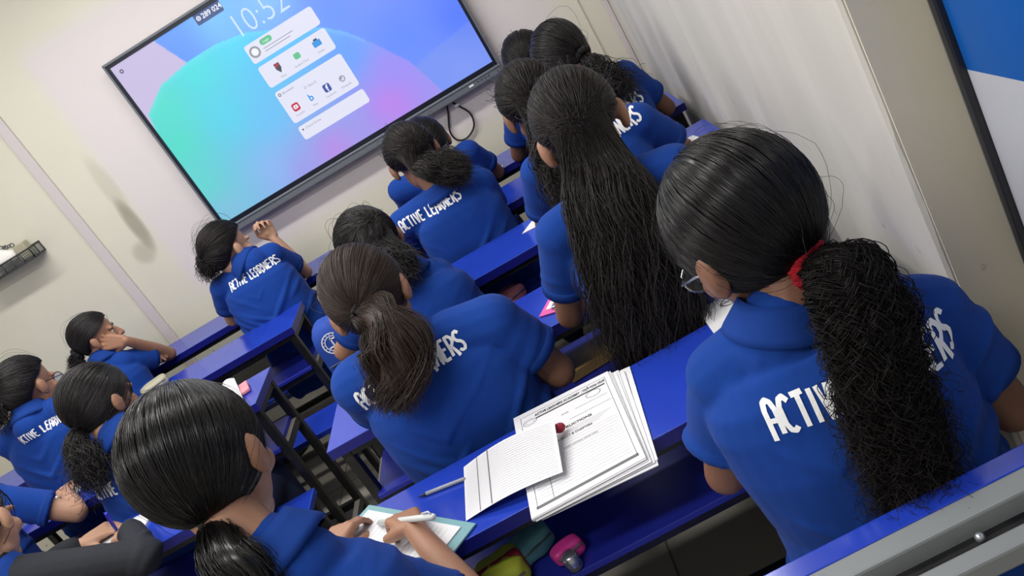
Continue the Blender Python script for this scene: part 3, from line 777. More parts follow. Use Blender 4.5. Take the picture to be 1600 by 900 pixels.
def hair(name, C, B, style, parent, m='hair_black'):
    """scalp cap, strands combed over the skull to a gathering point, then a tail or loose fall"""
    s = dict(cap=1300, tail_n=700, r=.0009, tie=(0, -.95, .1), tail=None, trad=None, flat=1.0, wave=0, wfreq=3, curl=0, cfreq=6, frizz=0.004, loose=False, part=0.0, lift=.05, m2=26, lenj=.2, fly=40, spread=0.0, cover=False)
    s.update(style)
    W = lambda d: C + (ELL_C + d*ELL_R) @ B.T
    # cap
    na, nt_ = 56, 14; Vc = []; Fc = []
    az = np.linspace(-180, 180, na, endpoint=False)
    for i in range(nt_):
        z = hairline(az, s['cover']) + (1-hairline(az, s['cover']))*(i/(nt_-1))**0.85
        z = np.clip(z, -.99, .9995); rr = np.sqrt(1-z*z)
        d = np.stack([np.sin(np.radians(az))*rr, np.cos(np.radians(az))*rr, z], -1)
        Vc.append(W(d*(0.975 if i else 0.90)))
    Vc = np.concatenate(Vc)
    for i in range(nt_-1):
        for j in range(na): Fc.append((i*na+j, i*na+(j+1) % na, (i+1)*na+(j+1) % na, (i+1)*na+j))
    VV = [Vc]; FF = [np.array(Fc)]
    # roots
    n = s['cap']; m1 = 15
    azr = rng.uniform(-180, 180, n); q = rng.uniform(0, 1, n); q[: n//2] = q[: n//2]**2*0.5
    h0 = hairline(azr, s['cover']); z = np.clip(h0 + (0.995-h0)*q, -.98, .995); rr = np.sqrt(1-z*z)
    d0 = np.stack([np.sin(np.radians(azr))*rr, np.cos(np.radians(azr))*rr, z], -1)
    tie = unit(s['tie'])
    dt = np.broadcast_to(tie, d0.shape).copy()
    if s['spread']:
        dt = dt + d0*np.array((s['spread'], 0, 0)) + rng.normal(size=d0.shape)*0.06; dt /= np.linalg.norm(dt, axis=1, keepdims=True)
    t = np.linspace(0, 1, m1)[None, :, None]
    D = slerp(d0[:, None, :], dt[:, None, :], t)
    jit = rng.normal(size=(n, 1, 3))*0.035*np.sin(math.pi*t); D = D + jit + s.get('capwave', 0)*rng.normal(size=(n, 1, 3))*np.sin(t*9+rng.uniform(0, 6, (n, 1, 1)))
    D /= np.linalg.norm(D, axis=2, keepdims=True)
    lay = rng.uniform(0, 1, (n, 1, 1))
    edge = np.clip(q*6, 0, 1)[:, None, None]
    off = -.03 + .03*np.clip(edge+t*4, 0, 1) + lay*s['lift']*np.clip(t*2.2, 0, 1)*(1-0.5*t)
    P = C + (ELL_C + D*(1+off)*ELL_R) @ B.T
    tail = None
    if s['tail'] is not None:
        side0 = B[:, 0]
        K = s['m2']; cl = resample(s['tail'], K); T = np.gradient(cl, axis=0); T /= np.linalg.norm(T, axis=1, keepdims=True)
        side = side0 - T*(T @ side0)[:, None]; side /= np.linalg.norm(side, axis=1, keepdims=True); nn = np.cross(side, T)
        tr = np.interp(np.linspace(0, 1, K), np.linspace(0, 1, len(s['trad'])), s['trad'])
        def tail_paths(nt2, a, b, lenj, clump=None):
            ends = 1-rng.uniform(0, 1, nt2)**2*lenj
            tt = np.linspace(0, 1, K)[None, :]*ends[:, None]*(K-1)
            i0 = np.clip(tt.astype(int), 0, K-2); fr = (tt-i0)[..., None]
            g = lambda A: A[i0]*(1-fr)+A[i0+1]*fr
            R_ = g(tr[:, None])[..., 0]
            ph = rng.uniform(0, 2*math.pi, (nt2, 1)); x = np.linspace(0, 1, K)[None, :]
            clump = rng.integers(0, 24, nt2) if clump is None else clump; cph = clump[:, None]*1.7
            wv = s['wave']*np.sin(2*math.pi*s['wfreq']*x + cph)*np.clip(x*4, 0, 1)
            hx = s['curl']*(np.cos(2*math.pi*s['cfreq']*x*(1+0.25*np.sin(cph)) + cph*2.1 + ph*.10))*np.clip(x*5, 0, 1)
            hy = s['curl']*(np.sin(2*math.pi*s['cfreq']*x*(1+0.25*np.sin(cph)) + cph*2.1 + ph*.10))*np.clip(x*5, 0, 1)*np.sign(np.sin(cph*7.3))
            hx = hx + s['curl']*1.1*np.sin(2*math.pi*1.6*x*(1+.3*np.cos(cph*3.1))+cph*4.7)*np.clip(x*5, 0, 1)
            fz = np.cumsum(rng.normal(size=(nt2, K, 3)), axis=1)*s['frizz']*x[..., None]/math.sqrt(K)*2
            return g(cl) + g(side)*(a[:, None]*R_+wv+hx)[..., None] + g(nn)*(b[:, None]*R_*s['flat']+hy+0.5*wv)[..., None] + fz, ends
        n2 = s['tail_n']
        rad = np.sqrt(rng.uniform(0, 1, n2)); an = rng.uniform(0, 2*math.pi, n2)
        # gather the strands in locks
        nl = s.get('locks', 26); la = rng.uniform(0, 2*math.pi, nl); lr = np.sqrt(rng.uniform(0.05, 1, nl)); li = rng.integers(0, nl, n2)
        lk = s.get('lockr', .40)
        a = lk*rad*np.cos(an)+(1.1-lk)*(lr*np.cos(la))[li]; b = lk*rad*np.sin(an)+(1.1-lk)*(lr*np.sin(la))[li]
        tail, _ = tail_paths(n2, a, b, s['lenj'], li)
        if s['loose']:
            key = d0[:, 0] + 0.25*rng.normal(size=n); a2 = np.clip(key, -1, 1)*0.95; b2 = rng.uniform(-.2, 1, n)*np.sqrt(1-a2**2)
            tp, _ = tail_paths(n, a2, b2, s['lenj'])
            full = np.concatenate([P, tp[:, 2:]], 1)
            for _ in range(8): full[:, 1:-1] = full[:, 1:-1]*0.5 + 0.25*(full[:, :-2]+full[:, 2:])
            P = full
        # dark inner core of the tail
        ang = np.linspace(0, 2*math.pi, 14, endpoint=False); core = []
        for i in range(K):
            rr_ = tr[i]*s.get('core', .6)*(1 if i < K*0.8 else max(0.15, 1-(i-K*0.8)/(K*0.2)))
            core.append(cl[i]+rr_*(np.cos(ang)[:, None]*side[i]+np.sin(ang)[:, None]*nn[i]*s['flat']))
        Vk = np.concatenate(core); Fk = [(i*14+j, i*14+(j+1) % 14, (i+1)*14+(j+1) % 14, (i+1)*14+j) for i in range(K-1) for j in range(14)]
        TV = [Vk]; TF = [np.array(Fk)]
    def taper(Pn, m): x = np.linspace(0, 1, m)[None, :]; return s['r']*np.clip(0.5+x*6, 0, 1)*(1-0.55*x**3)*np.ones((Pn, 1))*rng.uniform(.7, 1.25, (Pn, 1))
    V, F = strand_mesh(P, taper(len(P), P.shape[1])); VV.append(V); FF.append(F)
    if tail is not None:
        V, F = strand_mesh(tail, taper(len(tail), tail.shape[1])); TV.append(V); TF.append(F)
    if s['fly']:
        k = s['fly']; idx = rng.integers(0, n, k); Pf = P[idx][:, :m1].copy()
        x = np.linspace(0, 1, m1)[None, :, None]
        Pf += (unit(B[:, 2])*0.010 + rng.normal(size=(k, 1, 3))*0.012)*np.sin(math.pi*x) + np.cumsum(rng.normal(size=Pf.shape), 1)*0.0012
        V, F = strand_mesh(Pf, np.full((k, m1), s['r']*0.45)); VV.append(V); FF.append(F)
    o_ = 0; FA = []
    for V, F in zip(VV, FF): FA.append(F+o_); o_ += len(V)
    ho = obj(name, np.concatenate(VV), np.concatenate(FA), m, parent, True)
    if tail is not None:
        TF[1] = TF[1]+len(TV[0])
        obj('loose_hair' if s['loose'] else 'ponytail', np.concatenate(TV), np.concatenate(TF), s.get('tail_m', m), ho, True)
    return ho

def ring_pts(c, ax, ay, rx, ry, n=28, sq=1.0):
    t = np.linspace(0, 2*math.pi, n, endpoint=False)
    cx = np.sign(np.cos(t))*np.abs(np.cos(t))**sq; cy = np.sign(np.sin(t))*np.abs(np.sin(t))**sq
    return c + rx*cx[:, None]*ax + ry*cy[:, None]*ay

def person(label, H, N, SL, SR, PEL, face, EL=None, ER=None, WL=None, WR=None, hL=None, hR=None, skin='skin_brown', hair_style=None, hair_m='hair_black', hair_label=None,
           top='polo', caption=True, hi=False, wid=1.0, tie=None, trousers='navy_trousers', glasses=None, eyes=False, cap_h=0.040, cap_w=0.262, cap_drop=0.125, cap_at=None, cap_rot=0.0, sleeve=0.62, hround=0.03, hs=1.08, group='students at the desks'):
    A = lambda v: np.array(v, float) if v is not None else None
    H, N, SL, SR, PEL, EL, ER, WL, WR = map(A, (H, N, SL, SR, PEL, EL, ER, WL, WR))
    r, f, u = frame(face); B = np.stack([r, f, u], 1)*hs
    if hair_style is not None and not hair_style.get('loose'):
        hair_style = dict(hair_style); t0 = A(hair_style['tail'][0]); td = unit((B.T @ (t0-H)/hs**2-ELL_C)/ELL_R)
        hair_style['tie'] = tuple(td); hair_style['tail'] = [tuple(H+B @ (ELL_C+td*ELL_R*.97))]+list(hair_style['tail'][1:])
    base = np.array((PEL[0], PEL[1], 0.0))
    lat = unit(SR-SL); lat_h = unit(np.array((lat[0], lat[1], 0)))
    spine_c = (PEL+N)/2 + np.array((0, 0, 0.04)) - unit(np.cross((0, 0, 1), lat_h))*0*hround
    fw0 = unit(np.cross((0, 0, 1), lat_h))           # body forward (level)
    spine_c = spine_c - fw0*hround
    sp = lambda t: (1-t)**2*PEL+2*t*(1-t)*spine_c+t*t*N
    def torso(mb, grow, t0=0.0, t1=0.9, n=12, loose=0.0):
        rings = []
        for t in np.linspace(t0, t1, n):
            c = sp(max(t, 0)) if t >= 0 else PEL+np.array((0, 0, t*0.5))
            tan = unit(2*(1-max(t, 0))*(spine_c-PEL)+2*max(t, 0)*(N-spine_c))
            la = unit(lat_h*(1-max(t, 0))+lat*max(t, 0)); la = unit(la-tan*(la@tan)); fo = np.cross(tan, la)
            wx = np.interp(t, [-.2, 0, .3, .55, .78, .9], [.150, .150, .122, .142, .150, .095])*wid
            dy = np.interp(t, [-.2, 0, .3, .55, .78, .9], [.108, .105, .090, .098, .088, .060])*wid
            wx += loose*np.interp(t, [-.2, .1, .35, .6, .8], [.9, 1, 1.3, .5, 0]); dy += loose*np.interp(t, [-.2, .35, .6, .8], [.5, .8, .3, 0])
            rings.append(ring_pts(c+fo*0.012, la, fo, wx+grow, dy+grow, 28, 0.85))
        mb.loft(rings)
    # ---- body
    mb = MB(); torso(mb, -.014)
    mb.rcone(N-unit(H-N)*0.02, H+B @ np.array((0, -.022, -.055)), .047, .044)
    mb.rcone(N+np.array((0, 0, -.03)), (SL+N)/2+np.array((0, 0, -.015)), .042, .040); mb.rcone(N+np.array((0, 0, -.03)), (SR+N)/2+np.array((0, 0, -.015)), .042, .040)
    mb.rcone((SL+N)/2+np.array((0, 0, -.015)), SL, .036, .036); mb.rcone((SR+N)/2+np.array((0, 0, -.015)), SR, .036, .036)
    head_parts(mb, H, B)
    for S, E_, Wr, hs, sd in ((SL, EL, WL, hL, -1), (SR, ER, WR, hR, 1)):
        if E_ is None: continue
        mb.rcone(S, E_, .040*wid, .032*wid); 
        if Wr is not None:
            fa = unit(Wr-E_); mid = E_+(Wr-E_)*0.35
            mb.rcone(E_, mid, .031, .031); mb.rcone(mid, Wr, .031, .0205); mb.rcone(Wr, Wr+fa*.012, .020, .018)
            h = dict(d=fa, n=(0, 0, 1), curl=(30, 40, 25), side=None); 
            if hs: h.update(hs)
            d_ = unit(h['d']); n_ = unit(np.asarray(h['n'])-d_*(np.asarray(h['n'])@d_))
            # thumb towards the body's middle when the back of the hand is up
            sdx = h['side'] if h['side'] is not None else (-1 if sd == 1 else 1)
            hand_parts(mb, Wr+fa*.012, d_, n_, sdx, h['curl'], h.get('thumb', .5))
    legs = []
    for s in (-1, 1):
        hp = PEL+lat_h*s*.078+np.array((0, 0, -.015)); kn = PEL+lat_h*s*.095+fw0*.345; kn[2] = .47; an = kn+fw0*.01; an[2] = .085
        toe = an+fw0*.135; toe[2] = .025; heel = an-fw0*.03; heel[2] = .035
        legs.append((hp, kn, an, toe, heel))
        mb.rcone(hp, kn, .068, .050); mb.rcone(kn, an+(kn-an)*.6, .050, .048); mb.rcone(an+(kn-an)*.6, an, .048, .034); mb.rcone(heel, toe, .030, .022); mb.rcone(an, heel, .033, .03)
    V, F, Nn = remesh(mb, 0.0042 if hi else 0.0062, 4 if hi else 3, 0.5)
    P_ = obj('person', V, F, skin, None, True, base); tag(P_, label, 'person', group)
    # ---- trousers and shoes
    tm = MB()
    for hp, kn, an, toe, heel in legs:
        tm.rcone(PEL+np.array((0, 0, .03)), hp, .095, .085); tm.rcone(hp, kn, .079, .061); tm.rcone(kn, an+np.array((0, 0, .03)), .061, .050)
    V, F, Nn = remesh(tm, 0.012, 3); obj('trousers', V, F, trousers, P_, True)
    for hp, kn, an, toe, heel in legs:
        sm = MB(); sm.rcone(heel, toe, .036, .028); sm.rcone(an-np.array((0, 0, .02)), heel, .037, .036); V, F, Nn = remesh(sm, .008, 2); V[:, 2] = np.maximum(V[:, 2], .001); obj('shoe', V, F, 'shoe_black', P_, True)
    # ---- shirt
    aw = 1+(wid-1)*1.3
    sm = MB(); torso(sm, .008, -.18, .88, 14, loose=.018)
    ndn = unit(H+B @ np.array((0, -.03, -.06))-N); sm.rcone(N-ndn*.05, N+ndn*.004, .066, .054)
    for S in (SL, SR):
        mdl = (S+N)/2+np.array((0, 0, -.012)); sm.rcone(N+np.array((0, 0, -.035)), mdl, .056, .054*aw); sm.rcone(mdl, S, .054*aw, .054*aw)
    long_ = top == 'jacket'
    for S, E_, Wr in ((SL, EL, WL), (SR, ER, WR)):
        if E_ is None: continue
        dn = unit(E_-S)
        if long_ and Wr is not None:
            sm.rcone(S, E_, .054, .046); sm.rcone(E_, E_+(Wr-E_)*.9, .046, .036)
        else:
            e = S+(E_-S)*sleeve; ax = unit(np.cross(dn, (0.2, 0.4, 0.9))); ay = np.cross(dn, ax)
            sm.loft([ring_pts(S-dn*.01, ax, ay, .050*aw, .050*aw, 20), ring_pts(S+(e-S)*.35, ax, ay, .053*aw, .053*aw, 20), ring_pts(S+(e-S)*.8, ax, ay, .0525*aw, .0525*aw, 20), ring_pts(e, ax, ay, .054*aw, .054*aw, 20)])
    V, F, Nn = remesh(sm, 0.005 if hi else 0.0065, 7, 0.5)
    sd = rng.uniform(0, 50)
    arm_d = []
    for i in range(len(V)):
        p = V[i]; q = Vector((p[0]*9+sd, p[1]*9, p[2]*5))
        a_ = noise.noise(q)*0.0035
        x = abs((p-N) @ lat)
        wgt = min(1.0, max(0.0, (N[2]-p[2]-.06)*5))
        # drag folds running up towards the armholes
        k = noise.noise(Vector((p[0]*7+sd, p[1]*7, (p[2]-0.8*x)*30)))
        a_ += wgt*0.012*max(0, k-0.05)*2 + wgt*.0035*noise.noise(Vector((p[0]*16+sd, p[1]*16, p[2]*12)))
        V[i] = p+Nn[i]*a_
    shirt = obj('jacket' if long_ else 'polo_shirt', V, F, 'jacket_black' if long_ else 'polo_blue', P_, True)
    bv = BVHTree.FromPolygons([tuple(p) for p in V], [tuple(x) for x in F])
    # ---- armhole seams
    for S, E_, sgn in ((SL, EL, -1), (SR, ER, 1)):
        if E_ is None: continue
        ax = unit(unit(E_-S)*.55+lat*sgn*.8); e1 = unit(np.cross(ax, (0, 0, 1))); e2 = np.cross(ax, e1); c_ = S+lat*sgn*.010+unit(E_-S)*.012; pts = []
        for q in np.linspace(0, 2*math.pi, 40, endpoint=False):
            dr = Vector(math.cos(q)*e1+math.sin(q)*e2); hit = bv.ray_cast(Vector(c_), dr, .16)
            if hit[0] is not None: pts.append(np.array(hit[0])+np.array(dr)*.0001)
        runs = []
        for p in pts:
            if runs and np.linalg.norm(p-runs[-1][-1]) < .035: runs[-1].append(p)
            else: runs.append([p])
        runs = [r_ for r_ in runs if len(r_) > 3]
        if runs and max(map(len, runs)) > 31:
            r_ = max(runs, key=len)
            MB().tube(r_, .0012, 6).build('armhole_seam', 'seam_navy', shirt, True)
    # ---- collar: a folded band round the neck
    nd = unit(unit(H+B @ np.array((0, -.03, -.06))-N)+np.array((0, 0, .6))); la = unit(lat-nd*(lat@nd)); fo = np.cross(nd, la)
    c0 = N+nd*0.004
    prof = [(.050, -.020), (.048, .006), (.050, .026), (.054, .028), (.061, .014), (.074, -.012), (.078, -.022), (.072, -.026)]
    rings = []
    for rr, hh in prof:
        pts = []
        for q in np.linspace(0, 2*math.pi, 36, endpoint=False):
            fr = max(0, math.sin(q))           # front dips
            pts.append(c0+nd*(hh-.016*fr)+la*rr*1.10*math.cos(q)+fo*(rr*1.0*math.sin(q)+.004))
        rings.append(np.array(pts))
    cm = MB().loft(rings, cap=False); cm.build('collar', 'polo_collar', shirt, True)
    if long_:
        pass
    # ---- sleeve hems
    if not long_:
        for S, E_ in ((SL, EL), (SR, ER)):
            if E_ is None: continue
            dn = unit(E_-S); e = S+(E_-S)*(sleeve-.03); ax = unit(np.cross(dn, (0.2, 0.4, 0.9))); ay = np.cross(dn, ax)
            hm = MB().loft([ring_pts(e-dn*.016, ax, ay, .0515*aw, .0515*aw, 26), ring_pts(e-dn*.012, ax, ay, .0545*aw, .0545*aw, 26), ring_pts(e+dn*.008, ax, ay, .0545*aw, .0545*aw, 26), ring_pts(e+dn*.010, ax, ay, .050*aw, .050*aw, 26)])
            hm.build('sleeve_hem', 'polo_collar', shirt, True)
    # ---- lettering across the shoulders
    if caption:
        tv, tf, tw = stroke_text('ACTIVE LEARNERS')
        t = 1-cap_drop/np.linalg.norm(N-PEL); shift = 0.0
        if cap_at is not None:
            t = float(np.clip((cap_at[2]-PEL[2])/(N[2]-PEL[2]), .3, .98)); shift = float((np.array(cap_at)-sp(t)) @ lat)
        tan = unit(2*(1-t)*(spine_c-PEL)+2*t*(N-spine_c)); la2 = unit(lat-tan*(lat@tan)); bk = -np.cross(tan, la2); c = sp(t)
        ca, sa = math.cos(cap_rot), math.sin(cap_rot); la2, tan = la2*ca+tan*sa, tan*ca-la2*sa
        out = []
        for x, y in tv:
            p = c+la2*((x/tw-.5)*cap_w+shift)+tan*((y-.5)*cap_h)+bk*0.4
            hit = bv.ray_cast(Vector(p), Vector(-bk))
            if hit[0] is None: hit = (Vector(p-bk*0.3), Vector(bk))
            nrm = hit[1] if hit[1].dot(Vector(bk)) > 0 else -hit[1]
            out.append(np.array(hit[0]+nrm*0.0014))
        obj('back_lettering', np.array(out), tf, 'print_white', shirt)['label'] = 'white lettering reading ACTIVE LEARNERS'
    # ---- hair
    if hair_style is not None:
        hst = dict(hair_style)
        ho = hair('hair', H, B, hst, P_, hair_m)
        if tie:
            td = unit(hst['tie']); tc = H+B @ (ELL_C+td*ELL_R*1.02) if 'at' not in tie else A(tie['at'])
            ax = unit(A(hst['tail'][1])-A(hst['tail'][0])); e1 = unit(np.cross(ax, (.3, .2, .9))); e2 = np.cross(ax, e1)
            R_, r_ = tie.get('R', .022), tie.get('r', .008)
            tb = MB().tube([tc+ax*.006+(R_+.002*math.sin(q*9))*(math.cos(q)*e1+math.sin(q)*e2) for q in np.linspace(0, 2*math.pi, 40, endpoint=False)], r_, 10, closed=True)
            o = tb.build('hair_tie', tie['m'], ho, True)
            if tie.get('label'): o['label'] = tie['label']
    P3 = lambda x, y, z: H + B @ np.array((x, y, z))
    if eyes:
        for s in (-1, 1):
            e = MB().ell(P3(s*.030, .0705, -.012), (.010, .007, .006), B).build('eye', 'eye_white', P_, True)
            MB().ell(P3(s*.030, .0753, -.012), (.0050, .003, .0050), B).build('iris', 'iris_dark', e, True)
            MB().tube([P3(s*(.016+.028*k/6), .080-.010*(k/6)**2, .006+.006*math.sin(k/6*math.pi)) for k in range(7)], .0032, 6).build('eyebrow', 'hair_black', P_, True)
        lp = MB().tube([P3(x, .0935-abs(x)*.35, -.0685+.002*math.cos(x*200)) for x in np.linspace(-.018, .018, 9)], [.001, .0035, .0045, .005, .005, .005, .0045, .0035, .001], 8)
        lp.build('lips', 'lip', P_, True)
    if glasses:
        g = MB()
        for s in (-1, 1):
            g.tube([P3(s*.033+.025*math.cos(q), .092, -.014+.020*math.sin(q)) for q in np.linspace(0, 2*math.pi, 20, endpoint=False)], .0018, 6, closed=True)
            g.tube([P3(s*.058, .090, -.008), P3(s*.078, .06, -.008), P3(s*.084, .01, -.008), P3(s*.083, -.01, -.014)], .0018, 6)
        g.tube([P3(-.008, .093, -.012), P3(0, .097, -.010), P3(.008, .093, -.012)], .0016, 6)
        go = g.build('eyeglasses', glasses, P_, True)
        ln = MB()
        for s in (-1, 1):
            ln.add([P3(s*.033, .092, -.014)]+[P3(s*.033+.024*math.cos(q), .092, -.014+.019*math.sin(q)) for q in np.linspace(0, 2*math.pi, 20, endpoint=False)], [(0, 1+i, 1+(i+1) % 20) for i in range(20)])
        ln.build('lens', 'lens_clear', go)
    return P_
mat('lip', srgb(150, 88, 84), rough=0.45)

DZ = 0.790   # wrist height over a desk top
# ---- right block
person('girl with a long curly ponytail and red scrunchie at the nearest desk', (1.635, -2.880, 1.076), (1.618, -2.940, .955), (1.514, -2.900, .885), (1.800, -2.925, .832), (1.640, -2.985, .50), (-.42, .80, -.43),
       EL=(1.440, -2.845, .69), ER=(1.855, -2.945, .63), WL=(1.67, -2.74, DZ), WR=(1.74, -2.68, DZ), hi=True, glasses='glasses_metal', trousers='denim', cap_h=.046, cap_w=.275, cap_at=(1.655, -3.07, .842), cap_rot=-.13, skin='skin_deep', wid=1.12, hs=1.25, hair_m='hair_sleek',
       hair_style=dict(cap=3000, tail_n=2600, r=.0007, tie=(.25, -.93, -.22), tail=[(1.672, -2.962, 1.024), (1.693, -3.02, 1.017), (1.690, -3.055, .970), (1.668, -3.085, .888), (1.655, -3.098, .80), (1.643, -3.115, .735), (1.635, -3.16, .735)],
                       trad=[.016, .046, .055, .051, .045, .037, .022], flat=.6, curl=.010, cfreq=8, frizz=.010, m2=90, lenj=.35, lift=.03, lockr=.15, tail_m='hair_curly', core=.5, fly=160, locks=70),
       tie=dict(m='red_knit', R=.025, r=.0105, label='red scrunchie'))
person('girl with a high wavy brown ponytail at the fourth desk on the right', (.958, -2.262, 1.085), (.995, -2.330, .968), (.850, -2.315, .938), (1.165, -2.332, .915), (1.02, -2.33, .50), (.02, .80, -.62),
       EL=(.80, -2.15, .785), ER=(1.23, -2.315, .735), WL=(.92, -2.0, DZ), WR=(1.08, -2.05, DZ), hi=True, hair_m='hair_brown', wid=1.18, cap_at=(.971, -2.43, .926), skin='skin_brown',
       hair_style=dict(cap=2400, tail_n=1400, r=.0008, tie=(-.02, -.74, .62), tail=[(.949, -2.340, 1.100), (.985, -2.395, 1.085), (1.003, -2.44, 1.03), (.975, -2.465, .975), (.925, -2.475, .915)], trad=[.020, .055, .066, .063, .038], flat=.65, wave=.014, wfreq=1.8, frizz=.004, m2=34, lockr=.25, lift=.03, locks=18),
       tie=dict(m='black_cloth', R=.014, r=.005))
person('girl with very long loose dark hair at the fourth desk by the wall', (1.532, -2.214, 1.165), (1.518, -2.295, 1.045), (1.385, -2.298, 1.005), (1.655, -2.298, 1.005), (1.53, -2.33, .50), (.06, .86, -.46),
       EL=(1.305, -2.19, .785), ER=(1.72, -2.15, .79), WL=(1.40, -2.0, DZ), WR=(1.60, -2.0, DZ), hair_m='hair_dark', caption=False, hs=1.15,
       hair_style=dict(cap=2600, tail_n=1900, r=.0009, tie=(0, -.92, -.3), spread=.42, loose=True, tail=[(1.523, -2.30, 1.13), (1.508, -2.375, 1.06), (1.495, -2.425, .96), (1.475, -2.445, .85), (1.452, -2.455, .74), (1.44, -2.46, .67)], trad=[.06, .085, .098, .10, .09, .06], flat=.38, wave=.012, wfreq=2.2, frizz=.010, m2=36, lenj=.3, lift=.06, locks=40, fly=100))
person('girl with frizzy dark hair leaning left at the third desk by the wall', (1.477, -1.648, 1.151), (1.525, -1.715, 1.02), (1.400, -1.69, .985), (1.700, -1.70, .97), (1.57, -1.74, .50), (-.12, .86, -.5),
       EL=(1.33, -1.56, .785), ER=(1.795, -1.62, .79), WL=(1.45, -1.42, DZ), WR=(1.68, -1.44, DZ), skin='skin_deep', hair_m='hair_dark', cap_at=(1.57, -1.81, .977),
       hair_style=dict(cap=1700, tail_n=900, r=.0010, tie=(-.1, -.9, -.35), spread=.3, loose=True, cover=True, capwave=.02, tail=[(1.47, -1.74, 1.12), (1.475, -1.80, 1.05), (1.47, -1.83, .96), (1.47, -1.84, .88)], trad=[.05, .06, .06, .03], flat=.5, curl=.008, cfreq=4, frizz=.016, fly=160, lift=.08))
person('girl with a hair clip and wavy ponytail at the second desk by the wall', (1.642, -1.082, 1.128), (1.666, -1.141, 1.012), (1.535, -1.124, .975), (1.785, -1.141, .975), (1.68, -1.17, .50), (-.22, .84, -.5),
       EL=(1.46, -1.01, .785), ER=(1.875, -1.06, .79), WL=(1.58, -.86, DZ), WR=(1.77, -.90, DZ), skin='skin_deep', hair_m='hair_black',
       hair_style=dict(cap=1100, tail_n=600, r=.0011, tie=(.42, -.85, .1), tail=[(1.705, -1.175, 1.115), (1.715, -1.215, 1.06), (1.735, -1.245, 1.0), (1.765, -1.25, .95)], trad=[.016, .036, .045, .02], flat=.6, wave=.008, frizz=.015, fly=40),
       tie=dict(m='black_cloth', R=.02, r=.010, label='black hair clip'))
person('student mostly hidden in the front row by the right wall, only the dark crown showing', (1.556, -.600, 1.100), (1.556, -.645, .985), (1.42, -.634, .965), (1.68, -.634, .965), (1.56, -.66, .50), (0, .88, -.4),
       EL=(1.34, -.51, .785), ER=(1.76, -.51, .785), WL=(1.46, -.36, DZ), WR=(1.67, -.36, DZ), skin='skin_deep', caption=False,
       hair_style=dict(cap=900, tail_n=200, r=.0011, tie=(0, -.95, -.2), tail=[(1.55, -.70, 1.09), (1.55, -.735, 1.03), (1.55, -.75, .96)], trad=[.014, .022, .01], fly=20))
person('girl with loose dark hair swept to the right, writing at the second desk', (1.046, -1.082, 1.098), (1.076, -1.155, .965), (.900, -1.141, .925), (1.200, -1.141, .91), (1.08, -1.16, .50), (-.12, .80, -.6),
       EL=(.86, -.99, .785), ER=(1.185, -1.045, .75), WL=(.97, -.86, DZ), WR=(1.10, -.88, DZ), skin='skin_deep', hair_m='hair_dark', cap_at=(1.011, -1.25, .922), cap_h=.036, cap_w=.23,
       hair_style=dict(cap=1500, tail_n=900, r=.0011, tie=(.22, -.9, -.35), spread=.55, loose=True, cover=True, capwave=.006, tail=[(1.062, -1.165, 1.075), (1.105, -1.222, 1.068), (1.145, -1.240, 1.035), (1.185, -1.245, .995)], trad=[.058, .062, .052, .028], flat=.45, wave=.006, frizz=.008, fly=60, lift=.07))
person('front-row girl hidden behind the girl with swept hair, bare elbow on the desk', (1.045, -.549, 1.010), (1.045, -.612, .918), (.865, -.592, .92), (1.175, -.592, .91), (1.05, -.63, .50), (-.3, .76, -.6),
       EL=(.85, -.45, .785), ER=(1.228, -.505, .765), WL=(.95, -.33, DZ), WR=(1.10, -.33, DZ), skin='skin_brown', caption=False,
       hair_style=dict(cap=900, tail_n=200, r=.0011, tie=(0, -.95, -.1), tail=[(1.05, -.655, 1.01), (1.05, -.69, .96), (1.05, -.70, .90)], trad=[.014, .022, .01], fly=20))
person('girl with short loose black hair bent low over the third desk', (.879, -1.640, 1.030), (.925, -1.707, .935), (.765, -1.673, .885), (1.003, -1.690, .872), (.93, -1.74, .50), (-.42, .62, -.66),
       EL=(.625, -1.61, .79), ER=(1.005, -1.60, .735), WL=(.72, -1.44, DZ), WR=(.93, -1.44, DZ), skin='skin_brown', caption=False,
       hair_style=dict(cap=1800, tail_n=700, r=.0010, tie=(.25, -.92, -.1), spread=.35, loose=True, cover=True, tail=[(.905, -1.735, 1.04), (.93, -1.775, 1.0), (.945, -1.79, .955)], trad=[.06, .065, .03], flat=.45, frizz=.012, fly=30, lift=.05, m2=18))
# ---- left block
person('girl in the front row raising her right hand beside her head', (.118, -.530, 1.068), (.152, -.580, .985), (.010, -.558, .94), (.262, -.558, .955), (.16, -.60, .50), (.62, .76, -.2),
       EL=(-.075, -.475, .79), ER=(.285, -.40, .79), WL=(.05, -.35, DZ), WR=(.254, -.378, .968), hR=dict(d=(-.05, .12, 1), n=(0, 1, 0), side=1, curl=(62, 70, 40), thumb=.6), hi=True, skin='skin_light', hair_m='hair_dark', cap_at=(.178, -.68, .930), cap_w=.222, cap_h=.034,
       hair_style=dict(cap=1300, tail_n=500, r=.0010, tie=(-.2, -.93, .35), capwave=.02, tail=[(.055, -.600, 1.10), (.030, -.605, 1.09), (.022, -.600, 1.05), (.028, -.600, 1.015)], trad=[.020, .038, .038, .020], curl=.004, cfreq=3, frizz=.010, fly=60, lift=.06),
       tie=dict(m='black_cloth', R=.014, r=.005))
